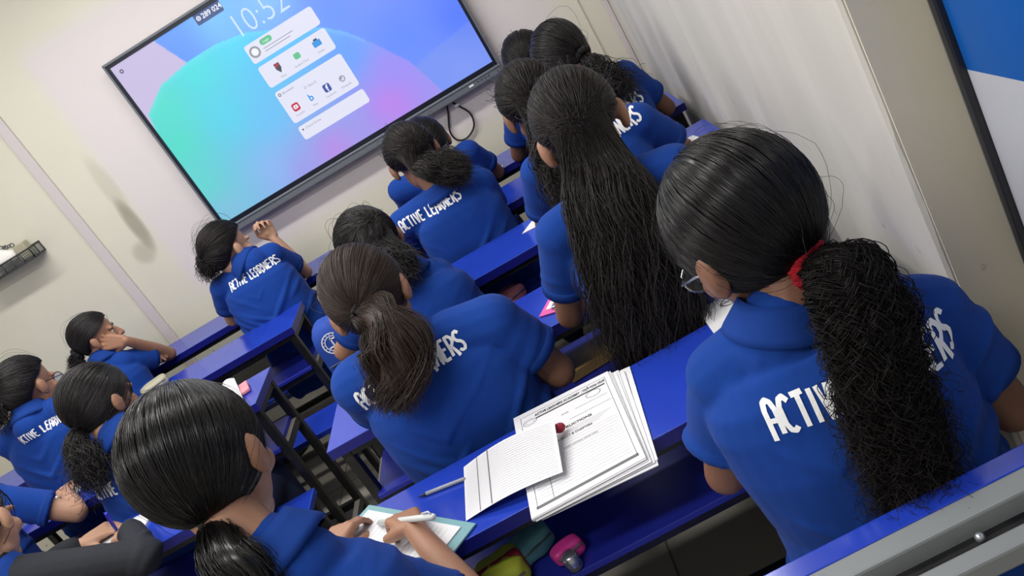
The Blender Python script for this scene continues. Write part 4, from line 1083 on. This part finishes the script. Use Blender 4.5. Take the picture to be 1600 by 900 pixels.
person('girl in the front row in profile, resting her cheek on her hand', (-.578, -.520, 1.038), (-.600, -.562, .940), (-.690, -.49, .905), (-.520, -.590, .890), (-.62, -.62, .50), (.93, .34, -.12),
       EL=(-.60, -.36, .785), ER=(-.425, -.428, .79), WL=(-.53, -.42, .815), WR=(-.452, -.575, .955), hR=dict(d=(-.90, .02, .42), n=(.25, -.92, .2), side=-1, curl=(14, 18, 10), thumb=.2), hL=dict(d=(.75, -.45, .1), n=(.1, -.1, 1), side=1, curl=(25, 30, 20)), hi=True, eyes=True, caption=False, hs=.97,
       hair_style=dict(cap=1500, tail_n=500, r=.0009, tie=(0, -.97, -.22), tail=[(-.655, -.555, 1.022), (-.685, -.57, 1.01), (-.695, -.58, .97), (-.69, -.585, .93)], trad=[.016, .03, .032, .014], curl=.004, frizz=.01, fly=20, lift=.03),
       tie=dict(m='black_cloth', R=.02, r=.011, label='black scrunchie'))
person('girl with glasses and a yellow hair tie at the second desk on the left', (-.573, -1.098, 1.096), (-.590, -1.166, 1.02), (-.735, -1.149, .965), (-.456, -1.166, .965), (-.60, -1.18, .50), (.36, .88, -.26),
       EL=(-.78, -1.02, .785), ER=(-.40, -1.05, .785), WL=(-.66, -.86, DZ), WR=(-.50, -.86, DZ), glasses='glasses_black', cap_at=(-.535, -1.27, .955), cap_w=.172, cap_h=.028, wid=1.03,
       hair_style=dict(cap=1300, tail_n=500, r=.0010, tie=(-.1, -.93, .3), tail=[(-.627, -1.170, 1.150), (-.645, -1.20, 1.12), (-.655, -1.215, 1.09), (-.655, -1.225, 1.05)], trad=[.015, .034, .036, .014], frizz=.01, fly=20, lift=.03),
       tie=dict(m='yellow_elastic', R=.016, r=.006, label='yellow hair tie'))
person('girl with a dark wavy ponytail at the third desk on the left', (-.040, -1.673, 1.052), (-.020, -1.745, .955), (-.165, -1.70, .915), (.095, -1.725, .905), (-.03, -1.76, .50), (.42, .84, -.28),
       EL=(-.22, -1.56, .785), ER=(.14, -1.58, .785), WL=(-.10, -1.42, DZ), WR=(.05, -1.42, DZ), skin='skin_brown', cap_at=(-.045, -1.85, .828), cap_h=.036, cap_w=.25,
       hair_style=dict(cap=1600, tail_n=800, r=.0009, tie=(-.1, -.96, -.18), tail=[(-.095, -1.755, 1.035), (-.10, -1.80, 1.01), (-.09, -1.83, .965), (-.098, -1.845, .92), (-.11, -1.85, .895)], trad=[.018, .040, .046, .040, .020], flat=.7, wave=.007, frizz=.015, fly=30, lift=.03),
       tie=dict(m='black_cloth', R=.014, r=.005))
person('student at the lower left edge with only a blue sleeve and bare elbow showing', (-.70, -1.63, 1.10), (-.66, -1.70, .99), (-.80, -1.67, .955), (-.490, -1.70, .955), (-.66, -1.74, .50), (-.1, .85, -.5),
       EL=(-.88, -1.56, .785), ER=(-.345, -1.665, .785), WL=(-.74, -1.42, DZ), WR=(-.47, -1.47, DZ), skin='skin_light', caption=False, hi=True, sleeve=.66,
       hair_style=dict(cap=500, tail_n=200, r=.0012, tie=(0, -.95, -.2), tail=[(-.70, -1.73, 1.08), (-.70, -1.76, 1.02), (-.70, -1.77, .95)], trad=[.014, .022, .01], fly=10))
person('person in a black jacket writing with a blue pen at lower left', (-.195, -2.165, 1.055), (-.195, -2.225, .945), (-.35, -2.17, .905), (-.10, -2.235, .888), (-.20, -2.29, .50), (-.04, .90, -.42),
       EL=(-.36, -2.03, .80), ER=(.115, -2.215, .79), WL=(-.205, -1.945, .792), WR=(.028, -2.060, .800), hL=dict(d=(.80, .22, -.05), n=(0, -.1, 1), side=1, curl=(20, 30, 20)), hR=dict(d=(-.78, .55, -.12), n=(.05, -.25, 1), side=-1, curl=(40, 60, 30), thumb=.75), hi=True, top='jacket', skin='skin_light', caption=False,
       hair_style=dict(cap=1200, tail_n=200, r=.0010, tie=(-.2, -.95, .1), capwave=.02, tail=[(-.26, -2.22, 1.06), (-.29, -2.24, 1.03), (-.30, -2.25, .97)], trad=[.016, .03, .012], curl=.005, frizz=.02, fly=40))
person('girl with a sleek black low bun writing on a clipboard in the foreground', (.774, -2.880, 1.172), (.820, -2.970, 1.030), (.665, -2.960, .93), (.905, -2.960, .895), (.80, -3.03, .52), (.12, .92, -.38),
       EL=(.60, -2.84, .77), ER=(1.01, -2.945, .72), WL=(.70, -2.66, DZ), WR=(.915, -2.735, .803), hR=dict(d=(-.42, .88, -.10), n=(.35, -.1, .9), side=-1, curl=(42, 62, 30), thumb=.75), hi=True, skin='skin_brown', caption=False, hs=1.16, hair_m='hair_sleek',
       hair_style=dict(cap=3600, tail_n=1400, r=.0007, tie=(.10, -.90, -.42), tail=[(.770, -2.985, 1.080), (.795, -3.020, 1.085), (.812, -3.035, 1.062), (.812, -3.042, 1.015), (.80, -3.045, .965)], trad=[.024, .042, .048, .042, .024], flat=.85, frizz=.006, fly=60, lift=.03, locks=10),
       tie=dict(m='black_cloth', R=.018, r=.005))

# ================================================================== PAPERS AND SMALL THINGS
def on_plane(corners, name, m, th=0.0015, nx=10, ny=10, lift=None):
    """a sheet over four corners (TL, TR, BR, BL), slightly curved, with thickness"""
    TL, TR, BR, BL = [np.array(c, float) for c in corners]
    g = np.zeros((ny+1, nx+1, 3))
    for i in range(ny+1):
        for j in range(nx+1):
            a, b = j/nx, i/ny
            g[i, j] = (TL*(1-a)+TR*a)*(1-b)+(BL*(1-a)+BR*a)*b
            if lift: g[i, j, 2] += lift(a, b)
    V = np.concatenate([g.reshape(-1, 3), g.reshape(-1, 3)-np.array((0, 0, th))]); n = (nx+1)*(ny+1); F = []
    for i in range(ny):
        for j in range(nx):
            p = i*(nx+1)+j
            F.append((p, p+nx+1, p+nx+2, p+1)); F.append((n+p, n+p+1, n+p+nx+2, n+p+nx+1))
    for i in range(ny):
        for j in (0, nx):
            p = i*(nx+1)+j; F.append((p, p+nx+1, n+p+nx+1, n+p) if j else (p, n+p, n+p+nx+1, p+nx+1))
    for j in range(nx):
        for i in (0, ny):
            p = i*(nx+1)+j; F.append((p, p+1, n+p+1, n+p) if not i else (p, n+p, n+p+1, p+1))
    c = (TL+TR+BR+BL)/4; c[2] -= th
    return MB().add(V, F).build(name, m, loc=c, smooth=False), g
def sheet_uv(g):
    ny, nx = g.shape[0]-1, g.shape[1]-1
    def f(a, b, up=0.0006):
        x = min(max(a, 0), 1)*nx; y = min(max(b, 0), 1)*ny; j = min(int(x), nx-1); i = min(int(y), ny-1); fx, fy = x-j, y-i
        p = (g[i, j]*(1-fx)+g[i, j+1]*fx)*(1-fy)+(g[i+1, j]*(1-fx)+g[i+1, j+1]*fx)*fy
        return p+np.array((0, 0, up))
    return f
def line_on(mb, f, a0, b0, a1, b1, wv, horiz=True, k=8):
    for i in range(k):
        s, e = i/k, (i+1)/k
        if horiz:
            A0, A1 = a0+(a1-a0)*s, a0+(a1-a0)*e; Bm0 = b0+(b1-b0)*s; Bm1 = b0+(b1-b0)*e
            mb.quad(f(A0, Bm0+wv), f(A1, Bm1+wv), f(A1, Bm1-wv), f(A0, Bm0-wv))
        else:
            B0, B1 = b0+(b1-b0)*s, b0+(b1-b0)*e
            mb.quad(f(a0-wv, B1), f(a0+wv, B1), f(a0+wv, B0), f(a0-wv, B0))
def text_on(f, st, a, b, h, asp, name, m, parent, bold=0.0, align='LEFT', width=None):
    V, F = text_mesh(st, 1.0, 1.0, bold, align)
    if not len(V): return
    sx = h*asp
    if width: sx = width/max(1e-6, np.ptp(V[:, 0]))
    obj(name, [f(a+v[0]*sx, b-v[1]*h, 0.0009) for v in V], F, m, parent)

# stack of printed answer booklets: bottom ones turned a little more
nb = 9
for i in range(nb):
    z = ZT+0.0016*(i+1)+0.0002
    last = i == nb-1
    ang = 0 if last else [0.09, 0.085, 0.06, 0.05, 0.03, 0.02, 0.012, 0.006][i]
    dx = 0 if last else [0.028, 0.03, 0.02, 0.012, 0.010, 0.004, 0.003, 0.001][i]; dy = 0 if last else [-0.008, .004, -.004, 0.003, -.006, -.003, 0.002, -.002][i]
    C0 = np.array((1.229, -2.655)); Rm = np.array(((math.cos(-ang), -math.sin(-ang)), (math.sin(-ang), math.cos(-ang))))
    cs = []
    for x, y in ((-.108, .172), (.106, .156), (.110, -.168), (-.106, -.170)):
        q = Rm @ np.array((x, y)); cs.append((C0[0]+q[0]+dx, C0[1]+q[1]+dy, z))
    lbl = 'topmost printed answer sheet of the stack, with academy heading and instructions' if last else 'white printed answer booklet lying under the top sheet in the stack on the nearest desk'
    o, g = on_plane(cs, 'answer_sheet', 'paper_white', 0.0014)
    tag(o, lbl, 'paper', 'stack of printed answer sheets')
    f = sheet_uv(g)
    b = MB(); line_on(b, f, .07, .05, .95, .05, .0012); line_on(b, f, .07, .05, .07, .95, .002, False); line_on(b, f, .95, .05, .95, .95, .002, False)
    if last:
        line_on(b, f, .06, .945, .96, .945, .011)
        for k in range(15): line_on(b, f, .10, .50+.028*k, .93, .50+.028*k, .0006)
        line_on(b, f, .22, .72, .22, .93, .0022, False)
        line_on(b, f, .60, .235, .92, .235, .001); line_on(b, f, .52, .315, .94, .315, .001)
        for k in range(4): line_on(b, f, .42, .405+.016*k, .90-.04*k, .405+.016*k, .0007)
        for q in range(24):
            t0, t1 = q*math.pi/12, (q+1)*math.pi/12
            for cx, cy, ra, rb in ((.155, .135, .07, .032), (.155, .135, .045, .02), (.80, .165, .075, .036)):
                p = lambda t, k: f(cx+ra*k*math.cos(t), cy+rb*k*math.sin(t))
                b.quad(p(t0, 1), p(t1, 1), p(t1, .93), p(t0, .93))
        b.build('printed_lines', 'ink_grey', o)
        bb = MB(); line_on(bb, f, .22, .122, .93, .122, .006); bb.build('heading_bar', 'ink_dark', o)
        text_on(f, 'ACTIVE LEARNERS ACADEMY', .215, .100, .036, .5, 'heading', 'ink_dark', o, bold=.02, width=.47)
        text_on(f, '| एक्टिव लर्नर्स एकेडमी', .70, .100, .036, .5, 'heading', 'ink_dark', o, bold=.01, width=.24)
        text_on(f, 'INSTRUCTIONS', .36, .385, .030, .5, 'heading', 'ink_dark', o, bold=.02, width=.36)
        text_on(f, 'SUBJECT & CHAPTERS', .36, .475, .026, .5, 'heading', 'ink_dark', o, bold=.01, width=.34)
        text_on(f, 'START WRITING FROM HERE', .40, .575, .018, .5, 'caption', 'ink_grey', o, width=.32)
        text_on(f, 'NAME', .46, .235, .018, .5, 'caption', 'ink_grey', o, width=.07)
    else:
        line_on(b, f, .07, .945, .95, .945, .008); b.build('printed_lines', 'ink_grey', o)

# loose ruled sheet on top of the stack, curling up at the right
zt = ZT+0.0016*nb+0.004
o, g = on_plane([(.995, -2.540, ZT+.003), (1.213, -2.628, .800), (1.200, -2.768, .782), (.993, -2.715, ZT+.002)], 'ruled_sheet', 'paper_white', 0.0008, 14, 12, lift=lambda a, b: .012*math.sin(a*math.pi)*(1-.4*b)+.008*a)
tag(o, 'loose ruled sheet curling off the left side of the stack', 'paper')
f = sheet_uv(g); b = MB()
for k in range(22): line_on(b, f, .02, .05+.043*k, .97, .05+.043*k, .0025, True, 14)
b.build('ruled_lines', 'ink_light', o)
for a_, w_ in ((.17, .004), (.30, .006)): b = MB(); line_on(b, f, a_, .01, a_, .99, w_, False, 12); b.build('margin_line', 'ink_grey', o)

def stick(name, m, a, b, r, label, cat, tip=None, tipm='dark_tip', clip=False, group=None):
    a, b = np.array(a, float), np.array(b, float); d = unit(b-a); L = np.linalg.norm(b-a)
    t = empty(name, tuple((a+b)/2)); tag(t, label, cat, group)
    MB().tube([a+d*.02, a+d*(L*.5), b-d*.004, b], [r, r, r, r*.6], 10).build('barrel', m, t, True)
    MB().tube([a, a+d*.008, a+d*.02], [.0008, r*.5, r*.96], 10).build('tip', tipm, t, True)
    if clip:
        up = unit(np.cross(np.cross(d, (0, 0, 1)), d)); MB().tube([b-d*.004+up*r*.8, b-d*.006+up*r*2, b-d*.04+up*r*1.6], r*.28, 6).build('clip', m, t, True)
    return t
stick('pencil', 'pencil_grey', (.890, -2.560, ZT+.0046), (.998, -2.585, ZT+.0046), .0042, 'grey hexagonal pencil lying on the nearest desk left of the ruled sheet', 'pencil')
stick('white_pen', 'pen_white', (.800, -2.585, .772), (.985, -2.810, .858), .0058, 'white ballpoint pen held by the girl writing on the clipboard', 'pen', tipm='pen_white', clip=True)
stick('blue_pen', 'pen_blue', (-.060, -1.985, .770), (-.020, -2.020, .865), .0052, 'blue ballpoint pen held by the person in the black jacket', 'pen', tipm='pen_blue', clip=True)

def clipboard(label, c, ang, L, Wd, m, paper_label, z=ZT, tilt=0.0, pen=None):
    t = empty('clipboard', (c[0], c[1], z)); tag(t, label, 'clipboard')
    R = np.array(Matrix.Rotation(ang, 3, 'Z'))
    MB().box((c[0], c[1], z+.0025), (L, Wd, .004), R, bev=.0012).build('board', m, t)
    k = R @ np.array((L/2-.02, 0, 0)); MB().box((c[0]-k[0], c[1]-k[1], z+.009), (.02, .10, .008), R, bev=.002).build('metal_clip', 'silver', t)
    o = MB().box((c[0]-R[0, 0]*.004, c[1]-R[1, 0]*.004, z+.006), (L-.045, Wd-.03, .0022), R).build('paper_sheet', 'paper_white', loc=(c[0], c[1], z+.005)); tag(o, paper_label, 'paper')
    b = MB()
    for i in range(18):
        s = -L/2+.04+i*(L-.08)/18; p = R @ np.array((s, 0, 0)); b.box((c[0]+p[0], c[1]+p[1], z+.0073), (.0006, Wd-.05, .0003), R)
    b.build('ruled_lines', 'ink_light', o)
# nearest clipboard: long edge from (.77,-2.49) to (1.014,-2.741)
e0, e1 = np.array((.770, -2.490)), np.array((1.014, -2.741)); dl = unit(e1-e0); pw = np.array((dl[1], -dl[0])); cc = (e0+e1)/2+pw*.115
clipboard('teal clipboard under the hand of the foreground girl', cc, math.atan2(dl[1], dl[0]), float(np.linalg.norm(e1-e0)), .23, 'clip_teal', 'white paper on the teal clipboard', ZT+.0006)
clipboard('pink clipboard under the long-haired girl\'s arm on the fourth desk', (1.365, -1.985), math.radians(62), .26, .17, 'clip_pink', 'white paper on the pink clipboard', ZT+.0006)
stick('grey_pen', 'pencil_grey', (1.262, -1.925, ZT+.012), (1.33, -1.885, ZT+.016), .004, 'slim grey pen lying across the pink clipboard', 'pen')

def paper(label, corners, text=None, lift=None, th=.0012):
    o, g = on_plane(corners, 'paper_sheet', 'paper_white', th, lift=lift); tag(o, label, 'paper'); return o, sheet_uv(g)
z = ZT+.002
o, f = paper('white printed paper with an oval stamp beside the girl with the red scrunchie', [(1.551, -2.429, z), (1.72, -2.41, z), (1.71, -2.61, z), (1.549, -2.604, z)])
b = MB()
for q in range(24):
    t0, t1 = q*math.pi/12, (q+1)*math.pi/12; p = lambda t, k: f(.42+.17*k*math.cos(t), .22+.10*k*math.sin(t)); b.quad(p(t0, 1), p(t1, 1), p(t1, .88), p(t0, .88))
line_on(b, f, .28, .22, .55, .22, .008, True, 2); b.build('oval_stamp', 'ink_dark', o)
b = MB()
for k in range(8): line_on(b, f, .35, .40+.06*k, .9, .40+.06*k, .006)
line_on(b, f, .08, .06, .7, .06, .006); b.build('printed_lines', 'ink_light', o)
o, f = paper('triangular white paper corner on the third desk', [(1.322, -1.285, z), (1.46, -1.30, z), (1.44, -1.43, z), (1.25, -1.395, z)])
text_on(f, 'CAR 2', .10, .55, .25, .5, 'pencil_note', 'ink_grey', o, width=.4)
paper('white slip of paper beside the arm of the girl with swept hair', [(1.11, -.90, z), (1.15, -.905, z), (1.155, -1.02, z), (1.12, -1.025, z)])
paper('white paper at the wall end of the third desk', [(1.80, -1.40, z), (1.86, -1.39, z), (1.88, -1.535, z), (1.80, -1.53, z)])
paper('white paper at the wall end of the front desk', [(1.84, -.33, z), (1.93, -.34, z), (1.93, -.44, z), (1.84, -.43, z)])
paper('white paper on the third desk beside the bare elbow at lower left', [(-.66, -1.335, z), (-.50, -1.33, z), (-.47, -1.42, z), (-.60, -1.45, z)])
paper('small white paper by the bare elbow on the front desk', [(1.215, -.43, z), (1.26, -.43, z), (1.255, -.47, z), (1.215, -.465, z)])
o, f = paper('open notepad under the hands of the person in the black jacket', [(-.20, -1.885, z+.004), (.02, -1.90, z+.004), (.01, -2.02, z+.004), (-.24, -2.0, z+.004)], th=.005)
o, f = paper('folded white leaflet standing open at the end of the third desk on the left', [(.09, -1.29, ZT+.03), (.145, -1.285, ZT+.034), (.21, -1.47, ZT+.004), (.15, -1.48, ZT+.004)], lift=lambda a, b: .012*math.sin(a*math.pi))
tag(MB().box((.185, -1.36, ZT+.008), (.035, .10, .012), np.array(Matrix.Rotation(.35, 3, 'Z')), bev=.003).build('pink_booklet', 'pouch_pink', loc=(.185, -1.36, ZT)), 'small pink booklet beside the folded white leaflet', 'book')
tag(MB().box((1.42, -.33, ZT+.004), (.035, .012, .006), np.array(Matrix.Rotation(-.5, 3, 'Z')), bev=.002).build('hair_clip', 'laminate_edge', loc=(1.42, -.33, ZT)), 'small blue clip lying on the front desk near the wall', 'clip')

def soft_box(name, c, d, m, label, cat, rot=0.0, tilt=0.0, puff=.25, parts=()):
    """a stuffed fabric pouch with rounded, slightly uneven sides"""
    R = np.array(Matrix.Rotation(rot, 3, 'Z') @ Matrix.Rotation(tilt, 3, 'X'))
    bm = bmesh.new(); bmesh.ops.create_cube(bm, size=1.0); bmesh.ops.subdivide_edges(bm, edges=list(bm.edges), cuts=9, use_grid_fill=True)
    V = np.array([v.co[:] for v in bm.verts]); bm.verts.index_update(); F = [[v.index for v in q.verts] for q in bm.faces]; bm.free()
    s = V/(np.abs(V)**4).sum(1, keepdims=True)**.25*.5
    V = s*np.array(d); V = V+V/np.linalg.norm(V, axis=1, keepdims=True)*np.array([[.004*noise.noise(Vector(p*40+Vector(c)[:] if False else p*40))] for p in V])
    W_ = V @ R.T+np.array(c)
    o = obj(name, W_, F, m, None, True, (c[0], c[1], c[2]-d[2]/2)); tag(o, label, cat)
    zp = MB().tube([(R @ np.array((x, -d[1]*.50, d[2]*.12)))+np.array(c) for x in np.linspace(-d[0]*.42, d[0]*.42, 8)], .0022, 6).build('zip', 'basket_grey', o, True)
    return o
soft_box('pencil_pouch', (-.385, -.765, ZT+.022), (.115, .075, .042), 'beige_vinyl', 'beige pencil pouch on the second desk on the left', 'pouch', rot=.5)
tag(MB().box((-.447, -.715, ZT+.010), (.035, .02, .018), np.array(Matrix.Rotation(.4, 3, 'Z')), bev=.004).build('eraser', 'eraser_white', loc=(-.447, -.715, ZT)), 'white eraser beside the beige pencil pouch', 'eraser')
SH_ = .5855
soft_box('pencil_pouch', (1.105, -1.455, SH_+.030), (.13, .085, .055), 'pouch_pink', 'pink and green pencil pouch on the shelf under the third desk', 'pouch', rot=.6)
stick('shelf_pen', 'pencil_grey', (.955, -1.36, SH_+.008), (1.05, -1.43, SH_+.02), .005, 'grey marker beside the pink and green pouch on the shelf', 'pen')
tag(MB().box((1.30, -2.06, SH_+.016), (.17, .10, .03), np.array(Matrix.Rotation(.12, 3, 'Z')), bev=.003).build('exercise_book', 'book_gold', loc=(1.30, -2.06, SH_)), 'gold-brown book on the shelf under the fourth desk', 'book')
soft_box('pencil_pouch', (1.045, -2.655, SH_+.026), (.10, .06, .05), 'teal_fabric', 'teal fabric pouch on the shelf under the nearest desk', 'pouch', rot=.45)
soft_box('pencil_pouch', (1.118, -2.715, SH_+.020), (.065, .035, .036), 'pink_plastic', 'bright pink case on the shelf under the nearest desk', 'pouch', rot=.35)
t = MB().tube([(1.12, -2.748, SH_+.004), (1.12, -2.748, SH_+.03), (1.12, -2.748, SH_+.036)], [.016, .016, .012], 18); tag(t.build('bottle_cap', 'silver', smooth=True, loc=(1.12, -2.748, SH_)), 'small silver cap beside the bright pink case', 'cap')
bg = soft_box('lunch_bag', (.985, -2.705, SH_+.032), (.10, .09, .06), 'lime_fabric', 'lime and red bag on the shelf under the nearest desk', 'bag', rot=.2)
MB().box((.985, -2.705, SH_+.032), (.104, .025, .062), np.array(Matrix.Rotation(.2, 3, 'Z')), bev=.01).build('side_band', 'red_fabric', bg)

tag(MB().ell((1.214, -2.632, .790), (.012, .008, .010)).build('eraser', 'red_fabric', smooth=True, loc=(1.214, -2.632, .78)), 'small red eraser peeking out at the edge of the ruled sheet', 'eraser')

# blue school bag with a round emblem, on the second bench at the aisle
bag = soft_box('school_bag', (.505, -1.215, .612), (.17, .15, .37), 'bag_blue', 'blue school bag with a round white emblem at the aisle end of the bench', 'bag', rot=.1)
b = MB(); cx, cy, cz = .503, -1.2925, .728
def em(rad, t): return np.array((cx+rad*math.cos(t), cy, cz+rad*math.sin(t)))
for q in range(32):
    t0, t1 = q*math.pi/16, (q+1)*math.pi/16
    b.quad(em(.040, t0), em(.036, t0), em(.036, t1), em(.040, t1)); b.quad(em(.029, t0), em(.026, t0), em(.026, t1), em(.029, t1))
    if q % 2: b.quad(em(.0345, t0), em(.031, t0), em(.031, t0+.1), em(.0345, t0+.1))
b.box((cx, cy, cz), (.005, .001, .044)); b.box((cx-.006, cy, cz-.012), (.028, .001, .005)); b.box((cx+.006, cy, cz+.016), (.02, .001, .005))
b.build('round_emblem', 'print_white', bag)
